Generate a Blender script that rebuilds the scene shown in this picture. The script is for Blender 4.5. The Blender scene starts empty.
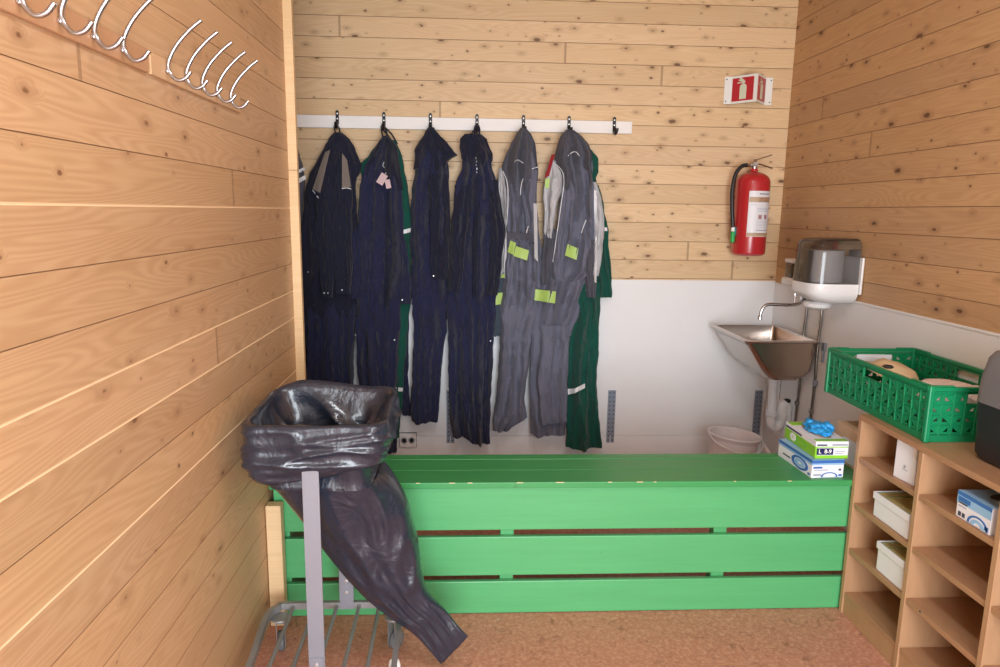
import bpy, bmesh, math, random
from mathutils import Vector, Matrix, noise
from mathutils.bvhtree import BVHTree
random.seed(7)
S = bpy.context.scene
COL = S.collection
D = bpy.data

# ------------------------------------------------------------------ camera
F, CX, CY = 692.0, 500.0, 333.5
w = Vector((0.17490535, -0.05061632, 0.00937785))
RC = Matrix.Rotation(w.length, 3, w.normalized()) @ Matrix(((1,0,0),(0,0,-1),(0,1,0)))
R = RC.transposed()
C0 = Vector((0, 0, 1.41))
def ray(x, y): return R @ Vector((x-CX, y-CY, F))
def WY(x, y, v): r = ray(x, y); return C0 + r*((v-C0.y)/r.y)
def WX(x, y, v): r = ray(x, y); return C0 + r*((v-C0.x)/r.x)
def WZ(x, y, v): r = ray(x, y); return C0 + r*((v-C0.z)/r.z)
cam = D.cameras.new('camera'); cam.sensor_width = 36; cam.lens = F/1000*36; cam.clip_start = .02
co = D.objects.new('camera', cam); COL.objects.link(co)
r0, r1, r2 = R.col[0], R.col[1], R.col[2]
m3 = Matrix((r0, -r1, -r2)).transposed()
co.matrix_world = Matrix.Translation(C0) @ m3.to_4x4()
S.camera = co

# ------------------------------------------------------------------ tagging
def tag(o, label=None, cat=None, group=None, kind=None):
    for k, v in (('label', label), ('category', cat), ('group', group), ('kind', kind)):
        if v: o[k] = v
    return o
def thing(name, loc, label, cat, group=None):
    o = D.objects.new(name, None); COL.objects.link(o); o.location = loc
    o.empty_display_size = .05
    return tag(o, label, cat, group)

def root_loc(p):
    l = Vector((0,0,0))
    while p is not None:
        l += p.location; p = p.parent
    return l
def link_bm(name, bm, mat, parent=None, smooth=False, origin=None, angle=40):
    me = D.meshes.new(name)
    bmesh.ops.recalc_face_normals(bm, faces=bm.faces)
    o = D.objects.new(name, me); COL.objects.link(o)
    if parent is not None:
        base = root_loc(parent); o.parent = parent
        bm.transform(Matrix.Translation(-base))
    elif origin is not None:
        bm.transform(Matrix.Translation(-Vector(origin))); o.location = origin
    bm.to_mesh(me); bm.free()
    for m in (mat if isinstance(mat, (list, tuple)) else [mat]): me.materials.append(m)
    if smooth:
        me.polygons.foreach_set('use_smooth', [True]*len(me.polygons))
        try: me.set_sharp_from_angle(angle=math.radians(angle))
        except Exception: pass
    return o

# ------------------------------------------------------------------ shape helpers
def NB(): return bmesh.new()
def merge(bm, tmp):
    me = D.meshes.new('t'); tmp.to_mesh(me); tmp.free(); bm.from_mesh(me); D.meshes.remove(me)
def box(bm, x0, x1, y0, y1, z0, z1, bev=0, seg=2, M=None, mi=0):
    t = NB()
    bmesh.ops.create_cube(t, size=1)
    for v in t.verts:
        v.co = Vector(((x0+x1)/2+v.co.x*(x1-x0), (y0+y1)/2+v.co.y*(y1-y0), (z0+z1)/2+v.co.z*(z1-z0)))
    if bev: bmesh.ops.bevel(t, geom=t.edges[:], offset=bev, segments=seg, affect='EDGES', profile=.5)
    if M: t.transform(M)
    for f in t.faces: f.material_index = mi
    merge(bm, t); return bm
def loft(bm, rings, cap=True, closed=True, mi=0):
    vs = [[bm.verts.new(p) for p in r] for r in rings]
    n = len(rings[0])
    for a, b in zip(vs, vs[1:]):
        for i in range(n if closed else n-1):
            j = (i+1) % n
            f = bm.faces.new((a[i], a[j], b[j], b[i])); f.material_index = mi
    if cap and closed:
        for r in (vs[0], vs[-1]):
            c = sum((v.co for v in r), Vector())/n
            cv = bm.verts.new(c)
            for i in range(n):
                f = bm.faces.new((r[i], r[(i+1) % n], cv)); f.material_index = mi
    return vs
def catmull(pts, n):
    pts = [Vector(p) for p in pts]
    P = [pts[0]*2-pts[1]] + pts + [pts[-1]*2-pts[-2]]
    out = []
    m = len(pts)-1
    for k in range(n):
        t = k/(n-1)*m; i = min(int(t), m-1); t -= i
        a, b, c, d = P[i:i+4]
        out.append(.5*((2*b)+(c-a)*t+(2*a-5*b+4*c-d)*t*t+(3*b-a-3*c+d)*t**3))
    return out
def tube(bm, pts, r, seg=10, smooth=0, cap=True, flat=None, mi=0):
    if smooth: pts = catmull(pts, smooth)
    pts = [Vector(p) for p in pts]
    T = [(pts[min(i+1, len(pts)-1)]-pts[max(i-1, 0)]).normalized() for i in range(len(pts))]
    up = Vector((0,0,1)) if abs(T[0].z) < .9 else Vector((0,1,0))
    N = (up - T[0]*up.dot(T[0])).normalized()
    rings = []
    for i, p in enumerate(pts):
        N = (N - T[i]*N.dot(T[i])).normalized(); B = T[i].cross(N)
        rr = r[i*len(r)//len(pts)] if isinstance(r, (list, tuple)) else r
        rings.append([p + N*math.cos(a)*rr + B*math.sin(a)*rr*(flat or 1) for a in [k/seg*2*math.pi for k in range(seg)]])
    loft(bm, rings, cap, mi=mi); return bm
def lathe(bm, c, prof, seg=32, axis='Z', mi=0, cap=True):
    rings = []
    for r, z in prof:
        ring = []
        for k in range(seg):
            a = k/seg*2*math.pi
            u, v = math.cos(a)*r, math.sin(a)*r
            p = {'Z': (u, v, z), 'Y': (u, z, -v), 'X': (z, u, v)}[axis]
            ring.append(Vector(c)+Vector(p))
        rings.append(ring)
    loft(bm, rings, cap, mi=mi); return bm
def poly_prism(bm, pts2, y0, y1, mi=0):           # polygon in x,z extruded along y
    a = [bm.verts.new((x, y0, z)) for x, z in pts2]; b = [bm.verts.new((x, y1, z)) for x, z in pts2]
    n = len(pts2)
    fs = [bm.faces.new(a), bm.faces.new(b[::-1])]
    for i in range(n): fs.append(bm.faces.new((a[i], b[i], b[(i+1) % n], a[(i+1) % n])))
    for f in fs: f.material_index = mi
def rrect(cx, cy, hx, hy, r, z, n=6):
    out = []
    for qx, qy, a0 in ((1,1,0),(-1,1,90),(-1,-1,180),(1,-1,270)):
        for k in range(n+1):
            a = math.radians(a0+90*k/n)
            out.append(Vector((cx+qx*(hx-r)+math.cos(a)*r, cy+qy*(hy-r)+math.sin(a)*r, z)))
    return out

# ------------------------------------------------------------------ materials
def srgb(r, g, b):
    f = lambda c: (c/255/12.92) if c/255 <= .04045 else ((c/255+.055)/1.055)**2.4
    return (f(r), f(g), f(b), 1)
class NT:
    def __init__(s, name):
        s.m = D.materials.new(name); s.m.use_nodes = True; s.t = s.m.node_tree; s.t.nodes.clear()
        s.out = s.n('ShaderNodeOutputMaterial')
        s.b = s.n('ShaderNodeBsdfPrincipled'); s.l(s.b.outputs[0], s.out.inputs[0])
    def n(s, ty, **kw):
        x = s.t.nodes.new(ty)
        for k, v in kw.items(): setattr(x, k, v)
        return x
    def l(s, a, b): s.t.links.new(a, b)
    def set(s, node, i, v):
        if hasattr(v, 'is_output') or isinstance(v, bpy.types.NodeSocket): s.l(v, node.inputs[i])
        else: node.inputs[i].default_value = v
    def math(s, op, a, b=0, c=0, clamp=False):
        x = s.n('ShaderNodeMath', operation=op, use_clamp=clamp)
        s.set(x, 0, a); s.set(x, 1, b); s.set(x, 2, c); return x.outputs[0]
    def comb(s, x, y, z):
        q = s.n('ShaderNodeCombineXYZ'); s.set(q, 0, x); s.set(q, 1, y); s.set(q, 2, z); return q.outputs[0]
    def noise(s, vec, scale, detail=3, rough=.5, dist=0):
        q = s.n('ShaderNodeTexNoise'); s.l(vec, q.inputs['Vector'])
        q.inputs['Scale'].default_value = scale; q.inputs['Detail'].default_value = detail
        q.inputs['Roughness'].default_value = rough; q.inputs['Distortion'].default_value = dist
        return q.outputs['Fac']
    def ramp(s, f, stops):
        q = s.n('ShaderNodeValToRGB'); s.l(f, q.inputs[0]); e = q.color_ramp.elements
        while len(e) < len(stops): e.new(.5)
        for k, (p, c) in enumerate(stops):
            e[k].position = p; e[k].color = c if len(c) == 4 else (*c, 1)
        return q.outputs[0]
    def mix(s, f, a, b, mode='MIX'):
        q = s.n('ShaderNodeMix', data_type='RGBA', blend_type=mode)
        s.set(q, 0, f); s.set(q, 6, a); s.set(q, 7, b); return q.outputs[2]
    def bump(s, h, st=.3, dist=.01):
        q = s.n('ShaderNodeBump'); q.inputs['Strength'].default_value = st; q.inputs['Distance'].default_value = dist
        s.l(h, q.inputs['Height']); s.l(q.outputs[0], s.b.inputs['Normal'])
    def obj(s): return s.n('ShaderNodeTexCoord').outputs['Object']
    def smooth(s, v, a, b):
        q = s.n('ShaderNodeMapRange', interpolation_type='SMOOTHSTEP'); s.set(q, 0, v)
        q.inputs[1].default_value = a; q.inputs[2].default_value = b; return q.outputs[0]
def simple(name, col, rough=.5, metal=0, bump=0, bscale=60, var=.0, spec=.5, coat=0):
    m = NT(name); o = m.obj()
    c = srgb(*col)
    if var:
        n = m.noise(o, 6, 4, .6)
        cc = m.mix(n, tuple(x*(1-var) for x in c[:3])+(1,), tuple(min(1, x*(1+var)) for x in c[:3])+(1,))
        m.l(cc, m.b.inputs['Base Color'])
    else: m.b.inputs['Base Color'].default_value = c
    m.b.inputs['Roughness'].default_value = rough; m.b.inputs['Metallic'].default_value = metal
    m.b.inputs['Specular IOR Level'].default_value = spec
    if coat: m.b.inputs['Coat Weight'].default_value = coat; m.b.inputs['Coat Roughness'].default_value = .08
    if bump: m.bump(m.noise(o, bscale, 4, .6), bump, .004)
    return m.m

def pine(name, axis, pitch, z0, light, dark, knotc, rough=.5, seed=0, knots=1.0, plank=2.3):
    """tongue-and-groove pine: object coordinates, boards run along axis, stacked in z"""
    m = NT(name); o = m.obj(); sp = m.n('ShaderNodeSeparateXYZ'); m.l(o, sp.inputs[0])
    u = sp.outputs['XYZ'.index(axis)]; z = sp.outputs[2]
    row = m.math('FLOOR', m.math('DIVIDE', m.math('SUBTRACT', z, z0), pitch))
    wn = m.n('ShaderNodeTexWhiteNoise', noise_dimensions='2D'); m.l(m.comb(row, seed, 0), wn.inputs['Vector'])
    r1 = wn.outputs['Value']
    u2 = m.math('ADD', u, m.math('MULTIPLY', r1, plank*3))
    ln = m.math('DIVIDE', u2, plank); piece = m.math('FLOOR', ln); fr = m.math('FRACT', ln)
    wn2 = m.n('ShaderNodeTexWhiteNoise', noise_dimensions='3D'); m.l(m.comb(row, piece, seed+3.3), wn2.inputs['Vector'])
    r2 = wn2.outputs['Value']
    off = m.math('MULTIPLY', r2, 37.0)
    # knots: two sizes
    def klayer(fu, fz, add, thr, smin, smax):
        kv = m.comb(m.math('ADD', m.math('MULTIPLY', u2, fu), m.math('ADD', off, add)), m.math('MULTIPLY', z, fz), 0)
        wob = m.noise(kv, 1.7, 2)
        vo = m.n('ShaderNodeTexVoronoi', voronoi_dimensions='2D', feature='F1'); m.l(kv, vo.inputs['Vector']); vo.inputs['Scale'].default_value = 1
        sc = m.n('ShaderNodeSeparateColor'); m.l(vo.outputs['Color'], sc.inputs[0])
        on = m.math('GREATER_THAN', sc.outputs[0], thr)
        rr = m.math('MULTIPLY_ADD', m.math('POWER', sc.outputs[1], 2.2), smax-smin, smin)
        dn = m.math('ADD', vo.outputs['Distance'], m.math('MULTIPLY', m.math('SUBTRACT', m.noise(kv, 7, 2), .5), .10))
        e = m.math('SUBTRACT', dn, rr)
        core = m.math('MULTIPLY', m.math('SUBTRACT', 1, m.smooth(e, -.035, .02)), on)
        hl = m.math('MULTIPLY', m.math('SUBTRACT', 1, m.smooth(e, -.02, .20)), on)
        return core, hl
    k1, h1 = klayer(5.0, 10.0, 0, 1-.62*knots, .015, .11 if axis == 'X' or knots > .5 else .07)
    k2, h2 = klayer(11.0, 17.0, 5.5, 1-.30*knots, .03, .10)
    knot = m.math('MAXIMUM', k1, k2); halo = m.math('MAXIMUM', h1, m.math('MULTIPLY', h2, .5))
    # grain
    gz = m.math('ADD', m.math('MULTIPLY', z, 9.0), m.math('MULTIPLY', halo, .35))
    gv = m.comb(m.math('MULTIPLY', u2, .8), gz, off)
    n1 = m.noise(gv, 1.2, 1.5, .4)
    rings = m.math('SINE', m.math('MULTIPLY', n1, 170.0))
    rings = m.math('MULTIPLY_ADD', rings, .5, .5)
    fine = m.noise(m.comb(m.math('MULTIPLY', u2, 3.0), m.math('MULTIPLY', z, 160), off), 1, 3, .7)
    blot = m.noise(m.comb(m.math('MULTIPLY', u2, 1.2), m.math('MULTIPLY', z, 8), off), 1, 3, .6)
    g = m.math('ADD', m.math('MULTIPLY', rings, .20), m.math('MULTIPLY', fine, .35))
    g = m.math('ADD', g, m.math('MULTIPLY', blot, .45), clamp=True)
    L, K = srgb(*light), srgb(*dark)
    c = m.ramp(g, [(.25, L), (.95, K)])
    tone = m.math('MULTIPLY_ADD', r2, .14, .91)
    c = m.mix(1, c, m.comb(tone, tone, m.math('MULTIPLY_ADD', r1, .05, m.math('MULTIPLY', tone, .96))), 'MULTIPLY')
    c = m.mix(m.math('MULTIPLY', halo, .45), c, srgb(*[int(a*.6+b*.4) for a, b in zip(dark, knotc)]))
    c = m.mix(m.math('MULTIPLY', knot, .85), c, srgb(*knotc))
    joint = m.math('LESS_THAN', fr, .0012)
    c = m.mix(m.math('MULTIPLY', joint, .5), c, srgb(120, 84, 54))
    m.l(c, m.b.inputs['Base Color']); m.b.inputs['Roughness'].default_value = rough
    m.b.inputs['Specular IOR Level'].default_value = .45
    m.bump(m.math('SUBTRACT', m.math('MULTIPLY', g, .25), knot), .12, .003)
    return m.m

ZB, PB = 1.0545, .1023      # groove grid, back wall
ZR, PR = 1.342-3*.1069, .1069
ZL, PL = .994-9*.1044, .1044
M = {}
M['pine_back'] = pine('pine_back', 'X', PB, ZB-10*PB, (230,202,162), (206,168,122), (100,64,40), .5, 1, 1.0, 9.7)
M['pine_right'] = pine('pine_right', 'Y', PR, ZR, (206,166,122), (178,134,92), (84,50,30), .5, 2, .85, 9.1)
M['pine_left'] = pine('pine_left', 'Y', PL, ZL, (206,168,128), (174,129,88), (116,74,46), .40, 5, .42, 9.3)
M['pine_ceil'] = simple('painted_white', (226,228,230), .6)
M['raw_pine'] = pine('raw_pine', 'Z', 3.0, -1, (224,194,152), (206,170,124), (150,110,76), .55, 9, .3, 9)
M['groove'] = simple('groove', (150,114,82), .7)
M['groove_light'] = simple('groove_light', (235,205,165), .6)

def panelm():
    m = NT('white_panel'); o = m.obj()
    n = m.noise(o, 1.6, 4, .6); n2 = m.noise(o, 30, 4, .7)
    c = m.mix(n, srgb(242,243,244), srgb(232,231,230))
    sp = m.smooth(n2, .70, .74)
    c = m.mix(m.math('MULTIPLY', sp, .25), c, srgb(170,160,150))
    m.l(c, m.b.inputs['Base Color']); m.b.inputs['Roughness'].default_value = .42
    m.bump(n2, .04, .002); return m.m
M['panel'] = panelm()
M['white_wood'] = simple('white_wood', (244,242,238), .5, var=.03, bump=.15, bscale=30)
def floorm():
    m = NT('floor_chipboard'); o = m.obj()
    n1 = m.noise(o, 3, 5, .6); n2 = m.noise(o, 70, 4, .7, .6); n3 = m.noise(o, 22, 4, .65, 1.0)
    c = m.mix(n1, srgb(196,134,112), srgb(172,112,90))
    c = m.mix(m.math('MULTIPLY', m.smooth(n2, .42, .68), .7), c, srgb(216,166,140))
    c = m.mix(m.math('MULTIPLY', m.smooth(n3, .54, .72), .6), c, srgb(122,76,58))
    vo = m.n('ShaderNodeTexVoronoi'); m.l(o, vo.inputs['Vector']); vo.inputs['Scale'].default_value = 7
    sp = m.math('LESS_THAN', vo.outputs['Distance'], .022)
    c = m.mix(m.math('MULTIPLY', sp, .8), c, srgb(240,226,215))
    m.l(c, m.b.inputs['Base Color']); m.b.inputs['Roughness'].default_value = .6
    m.bump(n2, .15, .003); return m.m
M['floor'] = floorm()
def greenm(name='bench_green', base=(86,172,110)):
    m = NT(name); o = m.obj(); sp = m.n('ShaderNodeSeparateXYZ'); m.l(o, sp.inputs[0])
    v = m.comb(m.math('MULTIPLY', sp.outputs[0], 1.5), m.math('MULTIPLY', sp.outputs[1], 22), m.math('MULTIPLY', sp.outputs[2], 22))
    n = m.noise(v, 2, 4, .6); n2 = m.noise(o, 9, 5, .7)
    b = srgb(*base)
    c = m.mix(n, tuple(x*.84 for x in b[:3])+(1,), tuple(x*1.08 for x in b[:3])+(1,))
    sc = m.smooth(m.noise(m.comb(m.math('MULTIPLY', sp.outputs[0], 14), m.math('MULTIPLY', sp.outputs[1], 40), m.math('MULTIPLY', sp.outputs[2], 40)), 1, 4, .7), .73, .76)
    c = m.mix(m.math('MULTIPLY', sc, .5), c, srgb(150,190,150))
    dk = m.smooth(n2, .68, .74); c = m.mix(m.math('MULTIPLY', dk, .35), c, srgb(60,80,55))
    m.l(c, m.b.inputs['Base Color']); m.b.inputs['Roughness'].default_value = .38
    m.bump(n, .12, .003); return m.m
M['bench'] = greenm()
M['bench_top'] = greenm('bench_green_dark', (62,150,84))  # same paint pattern in a darker green, seat boards only
M['bare'] = simple('bare_wood', (225,205,160), .6)
def fabric(name, col, crease=1.0, var=.12):
    m = NT(name); o = m.obj(); sp = m.n('ShaderNodeSeparateXYZ'); m.l(o, sp.inputs[0])
    n = m.noise(o, 5, 4, .6); c = srgb(*col)
    cc = m.mix(n, tuple(x*(1-var) for x in c[:3])+(1,), tuple(min(1, x*(1+var)) for x in c[:3])+(1,))
    spk = m.smooth(m.noise(o, 60, 2, .5), .70, .78)
    cc = m.mix(m.math('MULTIPLY', spk, .10), cc, srgb(150,150,160))
    m.l(cc, m.b.inputs['Base Color'])
    m.b.inputs['Roughness'].default_value = .9; m.b.inputs['Specular IOR Level'].default_value = .2
    try:
        m.b.inputs['Sheen Weight'].default_value = .12; m.b.inputs['Sheen Roughness'].default_value = .5
    except Exception: pass
    v = m.comb(m.math('MULTIPLY', sp.outputs[0], 22), m.math('MULTIPLY', sp.outputs[1], 14), m.math('MULTIPLY', sp.outputs[2], 14))
    h = m.math('ADD', m.noise(v, 1, 5, .6, .8), m.math('MULTIPLY', m.noise(o, 500, 2), .12))
    m.bump(h, .7*crease, .014)
    return m.m
M['navy'] = fabric('navy_cloth', (39,42,70))
M['navy_dark'] = fabric('navy_cloth_dark', (33,35,52))
M['grey'] = fabric('grey_cloth', (106,108,124))
M['grey_dark'] = fabric('grey_cloth_dark', (84,84,94))
M['taupe'] = fabric('taupe_cloth', (128,118,110))
M['lgrey'] = fabric('light_grey_cloth', (190,190,192))
M['green'] = fabric('green_cloth', (24,80,68))
M['red_cloth'] = fabric('red_cloth', (150,40,44))
M['lime'] = simple('lime_reflective', (172,204,104), .5, var=.06)
M['piping'] = simple('white_piping', (232,232,234), .4)
M['tealgrey'] = fabric('teal_grey_cloth', (70,84,96))
M['black'] = simple('black_metal', (22,22,24), .35, 0, spec=.5)
M['black_pl'] = simple('black_plastic', (34,35,40), .5, bump=.08, bscale=250)
M['grey_pl'] = simple('grey_plastic', (112,110,112), .5, bump=.05, bscale=250)
M['screw'] = simple('screw', (215,215,215), .3, .8)
M['chrome'] = simple('chrome', (205,205,208), .12, 1)
M['nickel'] = simple('satin_steel', (190,190,194), .28, 1)
M['pipe_steel'] = simple('pipe_steel', (165,163,162), .25, 1)
M['galv'] = simple('galvanised', (150,160,175), .5, .6, var=.2, bump=.15, bscale=60)
M['rust'] = simple('cart_metal', (150,150,150), .5, .5, var=.35, bump=.25, bscale=40)
M['cartgrey'] = simple('cart_post', (142,143,152), .42, .3, var=.05)
M['rubber'] = simple('wheel_rubber', (100,102,104), .6)
def steelm():
    m = NT('brushed_steel'); o = m.obj(); sp = m.n('ShaderNodeSeparateXYZ'); m.l(o, sp.inputs[0])
    v = m.comb(m.math('MULTIPLY', sp.outputs[0], 4), m.math('MULTIPLY', sp.outputs[1], 4), m.math('MULTIPLY', sp.outputs[2], 300))
    m.b.inputs['Base Color'].default_value = srgb(196,186,178); m.b.inputs['Metallic'].default_value = 1
    m.b.inputs['Roughness'].default_value = .24
    m.bump(m.noise(v, 1, 2), .02, .001); return m.m
M['steel'] = steelm()
M['wpl'] = simple('white_plastic', (236,236,236), .3)
M['wpl2'] = simple('white_pvc', (222,224,228), .32)
M['bucket'] = simple('bucket_plastic', (232,222,222), .4)
M['red'] = simple('extinguisher_red', (184,40,46), .28, coat=.35)
M['red_sign'] = simple('sign_red', (188,48,56), .4)
M['sign_white'] = simple('sign_white', (236,238,232), .4)
M['sign_glow'] = simple('sign_cream', (214,222,196), .45)
M['paper'] = simple('label_paper', (228,228,232), .4)
M['ink'] = simple('label_ink', (70,70,80), .5)
M['ink_red'] = simple('label_red_ink', (150,60,60), .5)
M['ink_pale'] = simple('label_pale_ink', (165,170,185), .5)
M['tan'] = simple('label_tan', (186,160,128), .5)
M['rubber_blk'] = simple('hose_rubber', (28,28,30), .4)
M['teal'] = simple('hose_sleeve', (30,120,120), .5)
M['grn_pl'] = simple('green_nozzle', (40,170,80), .4)
M['crate'] = simple('crate_green', (16,132,84), .38, var=.1)
M['towel'] = simple('paper_roll', (236,238,240), .8)
M['paperbag'] = simple('beige_paper', (218,190,150), .7, var=.08)
M['pinkcloth'] = simple('pale_fabric', (226,206,196), .8, bump=.3, bscale=20)
M['cardboard'] = simple('cardboard', (224,190,156), .7, var=.05)
M['white_card'] = simple('white_card', (232,232,238), .55)
M['blue_print'] = simple('blue_print', (60,110,180), .45)
M['lblue'] = simple('light_blue_print', (150,190,225), .45)
M['navy_print'] = simple('navy_print', (24,28,84), .45)
M['lime_print'] = simple('lime_print', (140,205,50), .45)
M['glove'] = simple('blue_nitrile', (40,150,215), .45, bump=.3, bscale=90)
M['glove2'] = simple('yellow_lid_tint', (196,180,120), .3)
M['gr_edge'] = simple('green_edge', (120,140,100), .4)
def lamin():
    m = NT('beech_laminate'); o = m.obj(); sp = m.n('ShaderNodeSeparateXYZ'); m.l(o, sp.inputs[0])
    v = m.comb(m.math('MULTIPLY', sp.outputs[0], 14), m.math('MULTIPLY', sp.outputs[1], 14), m.math('MULTIPLY', sp.outputs[2], 2.5))
    n = m.noise(v, 3, 4, .65)
    c = m.mix(n, srgb(188,149,113), srgb(168,127,92))
    m.l(c, m.b.inputs['Base Color']); m.b.inputs['Roughness'].default_value = .42; return m.m
M['beech'] = lamin()
def shelfm():
    m = NT('beech_shelf'); o = m.obj(); sp = m.n('ShaderNodeSeparateXYZ'); m.l(o, sp.inputs[0])
    v = m.comb(m.math('MULTIPLY', sp.outputs[0], 14), m.math('MULTIPLY', sp.outputs[1], 2.5), m.math('MULTIPLY', sp.outputs[2], 14))
    c = m.mix(m.noise(v, 3, 4, .65), srgb(182,140,106), srgb(160,118,86))
    m.l(c, m.b.inputs['Base Color']); m.b.inputs['Roughness'].default_value = .42; return m.m
M['shelf'] = shelfm()
def bagm():
    m = NT('bag_film'); o = m.obj()
    m.b.inputs['Base Color'].default_value = srgb(36,42,56)
    m.b.inputs['Roughness'].default_value = .34; m.b.inputs['Specular IOR Level'].default_value = .5
    m.b.inputs['Coat Weight'].default_value = .6; m.b.inputs['Coat Roughness'].default_value = .12
    n = m.noise(o, 11, 3, .5, 1.2); n2 = m.noise(o, 42, 3, .55, .5)
    m.bump(m.math('ADD', n, m.math('MULTIPLY', n2, .18)), .5, .02); return m.m
M['bag'] = bagm()
def smokym():
    m = D.materials.new('smoky_clear_plastic'); m.use_nodes = True; t = m.node_tree; t.nodes.clear()
    o = t.nodes.new('ShaderNodeOutputMaterial'); a = t.nodes.new('ShaderNodeBsdfTransparent'); g = t.nodes.new('ShaderNodeBsdfGlossy')
    d = t.nodes.new('ShaderNodeBsdfDiffuse'); d.inputs[0].default_value = srgb(90,84,82)
    a.inputs[0].default_value = (.56,.54,.53,1); g.inputs['Roughness'].default_value = .08
    f = t.nodes.new('ShaderNodeFresnel'); f.inputs[0].default_value = 1.5
    mx0 = t.nodes.new('ShaderNodeMixShader'); mx0.inputs[0].default_value = .14
    mx = t.nodes.new('ShaderNodeMixShader')
    t.links.new(a.outputs[0], mx0.inputs[1]); t.links.new(d.outputs[0], mx0.inputs[2])
    t.links.new(f.outputs[0], mx.inputs[0]); t.links.new(mx0.outputs[0], mx.inputs[1]); t.links.new(g.outputs[0], mx.inputs[2])
    t.links.new(mx.outputs[0], o.inputs[0]); return m
M['smoky'] = smokym()

# ------------------------------------------------------------------ room shell
YW, XR, XL, HC = 3.8, 1.743, -.66, 2.72
def planks(name, axis, fixed, sgn, u0, u1, z0, z1, grid, pitch, mat, thick=.02, light=()):
    """board cladding with real V grooves; face at `fixed`, material body behind it (direction sgn)"""
    bm = NB(); g = .0015 if 'left' not in name else .0011; dep = .002
    prof = [(fixed, z0)]; k = math.floor((z0-grid)/pitch)+1; mats = []
    ks = []
    while grid+k*pitch < z1-g:
        zz = grid+k*pitch
        if zz > z0+g:
            gg = g*2.2 if k in light else g
            prof += [(fixed, zz-gg), (fixed+sgn*dep, zz-gg*.4), (fixed+sgn*dep, zz+gg*.4), (fixed, zz+gg)]; ks.append(k)
        k += 1
    prof.append((fixed, z1))
    front = []
    def P(u, d, z): return (u, d, z) if axis == 'X' else (d, u, z)
    a = [bm.verts.new(P(u0, d, z)) for d, z in prof]; b = [bm.verts.new(P(u1, d, z)) for d, z in prof]
    for i in range(len(prof)-1):
        f = bm.faces.new((a[i], b[i], b[i+1], a[i+1]))
        j = i % 4
        if j != 0: f.material_index = 2 if ks[(i-1)//4] in light else 1
    bk = fixed+sgn*thick
    c = [bm.verts.new(P(u, bk, z)) for u, z in ((u0, z0), (u1, z0), (u1, z1), (u0, z1))]
    bm.faces.new(c); bm.faces.new((a[0], c[0], c[1], b[0])); bm.faces.new((a[-1], b[-1], c[2], c[3]))
    bm.faces.new([c[0]]+a+[c[3]]); bm.faces.new([c[1]]+b+[c[2]])
    o = link_bm(name, bm, [mat, M['groove'], M['groove_light']])
    return tag(o, kind='structure')
def struct(name, bm, mat, **k): return tag(link_bm(name, bm, mat, **k), kind='structure')
YF = -1.3
planks('wall_back', 'X', YW, 1, -1.52, XR, 1.046, HC, ZB, PB, M['pine_back'])
planks('wall_right', 'Y', XR, 1, YF, YW+.02, 1.036, HC, ZR, PR, M['pine_right'])
planks('wall_left', 'Y', XL, -1, YF, 2.69, 0, HC, ZL, PL, M['pine_left'], .1, light=(9+4, 9+2-1, 9, 9-2))
b = NB(); box(b, -1.52, XR, YW-.004, YW+.02, .146, 1.046, .001); struct('wall_back_panel', b, M['panel'])
b = NB(); box(b, XR-.004, XR+.02, YF, YW-.004, 0, 1.036, .001); struct('wall_right_panel', b, M['panel'])
b = NB(); box(b, -1.52, XR-.004, YW-.007, YW+.02, 0, .1445, .001); struct('baseboard_back', b, M['panel'])
b = NB(); box(b, XL-.1, XL+.032, 2.69, 2.715, 0, HC, .002); struct('trim_1', b, M['raw_pine'])
b = NB(); box(b, XR-.008, XR, YF, YW-.01, 1.030, 1.040, .002); struct('trim_2', b, M['panel'])
planks('wall_alcove', 'Y', -1.5, -1, 2.6, YW, 0, HC, ZL, PL, M['pine_left'])
b = NB(); box(b, -1.5, XL-.1, 2.6, 2.64, 0, HC); struct('wall_alcove_front', b, M['pine_ceil'])
b = NB(); box(b, -1.6, XR+.02, YF-.06, YW+.02, -.06, 0); struct('floor', b, M['floor'])
b = NB(); box(b, -1.6, XR+.02, YF-.06, YW+.02, HC, HC+.05); struct('ceiling', b, simple('ceiling_wood', (186,156,120), .6, var=.06))
DX0, DX1, DH = -.45, 1.15, 2.15
b = NB(); box(b, XL-.1, DX0, YF-.06, YF, 0, HC); box(b, DX1, XR+.02, YF-.06, YF, 0, HC); box(b, DX0, DX1, YF-.06, YF, DH, HC)
struct('wall_front', b, M['pine_ceil'])
b = NB()
for x in (DX0, DX1): box(b, x-.03, x+.03, YF-.07, YF+.015, 0, DH+.03, .003)
box(b, DX0-.03, DX1+.03, YF-.07, YF+.015, DH-.0, DH+.06, .003)
struct('door_1', b, M['white_wood'])

# ------------------------------------------------------------------ bench
bx1 = 1.735
t = thing('storage_bench', (.5, 2.4, 0), 'long green painted wooden bench with slatted front below the hanging coveralls', 'bench')
b = NB()
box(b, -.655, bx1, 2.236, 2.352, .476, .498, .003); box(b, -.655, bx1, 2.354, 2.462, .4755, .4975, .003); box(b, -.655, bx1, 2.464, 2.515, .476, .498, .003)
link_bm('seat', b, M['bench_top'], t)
for z0, z1, y in ((.318, .474, 2.25), (.147, .292, 2.25), (.002, .124, 2.25)):
    b = NB(); box(b, -.645, bx1, y, y+.02, z0, z1, .003); link_bm('front_slat', b, M['bench'], t)
for x in (-.05+.0, .83):
    p = x+.35-.35
    b = NB(); xx = WY(507 if x < .4 else 720, 535, 2.27).x; box(b, xx-.024, xx+.024, 2.2705, 2.315, .002, .474, .003)
    link_bm('post', b, M['bench'], t)
b = NB(); box(b, -.64, -.60, 2.271, 2.50, .002, .474, .002); link_bm('end_board', b, M['bench'], t)
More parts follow.
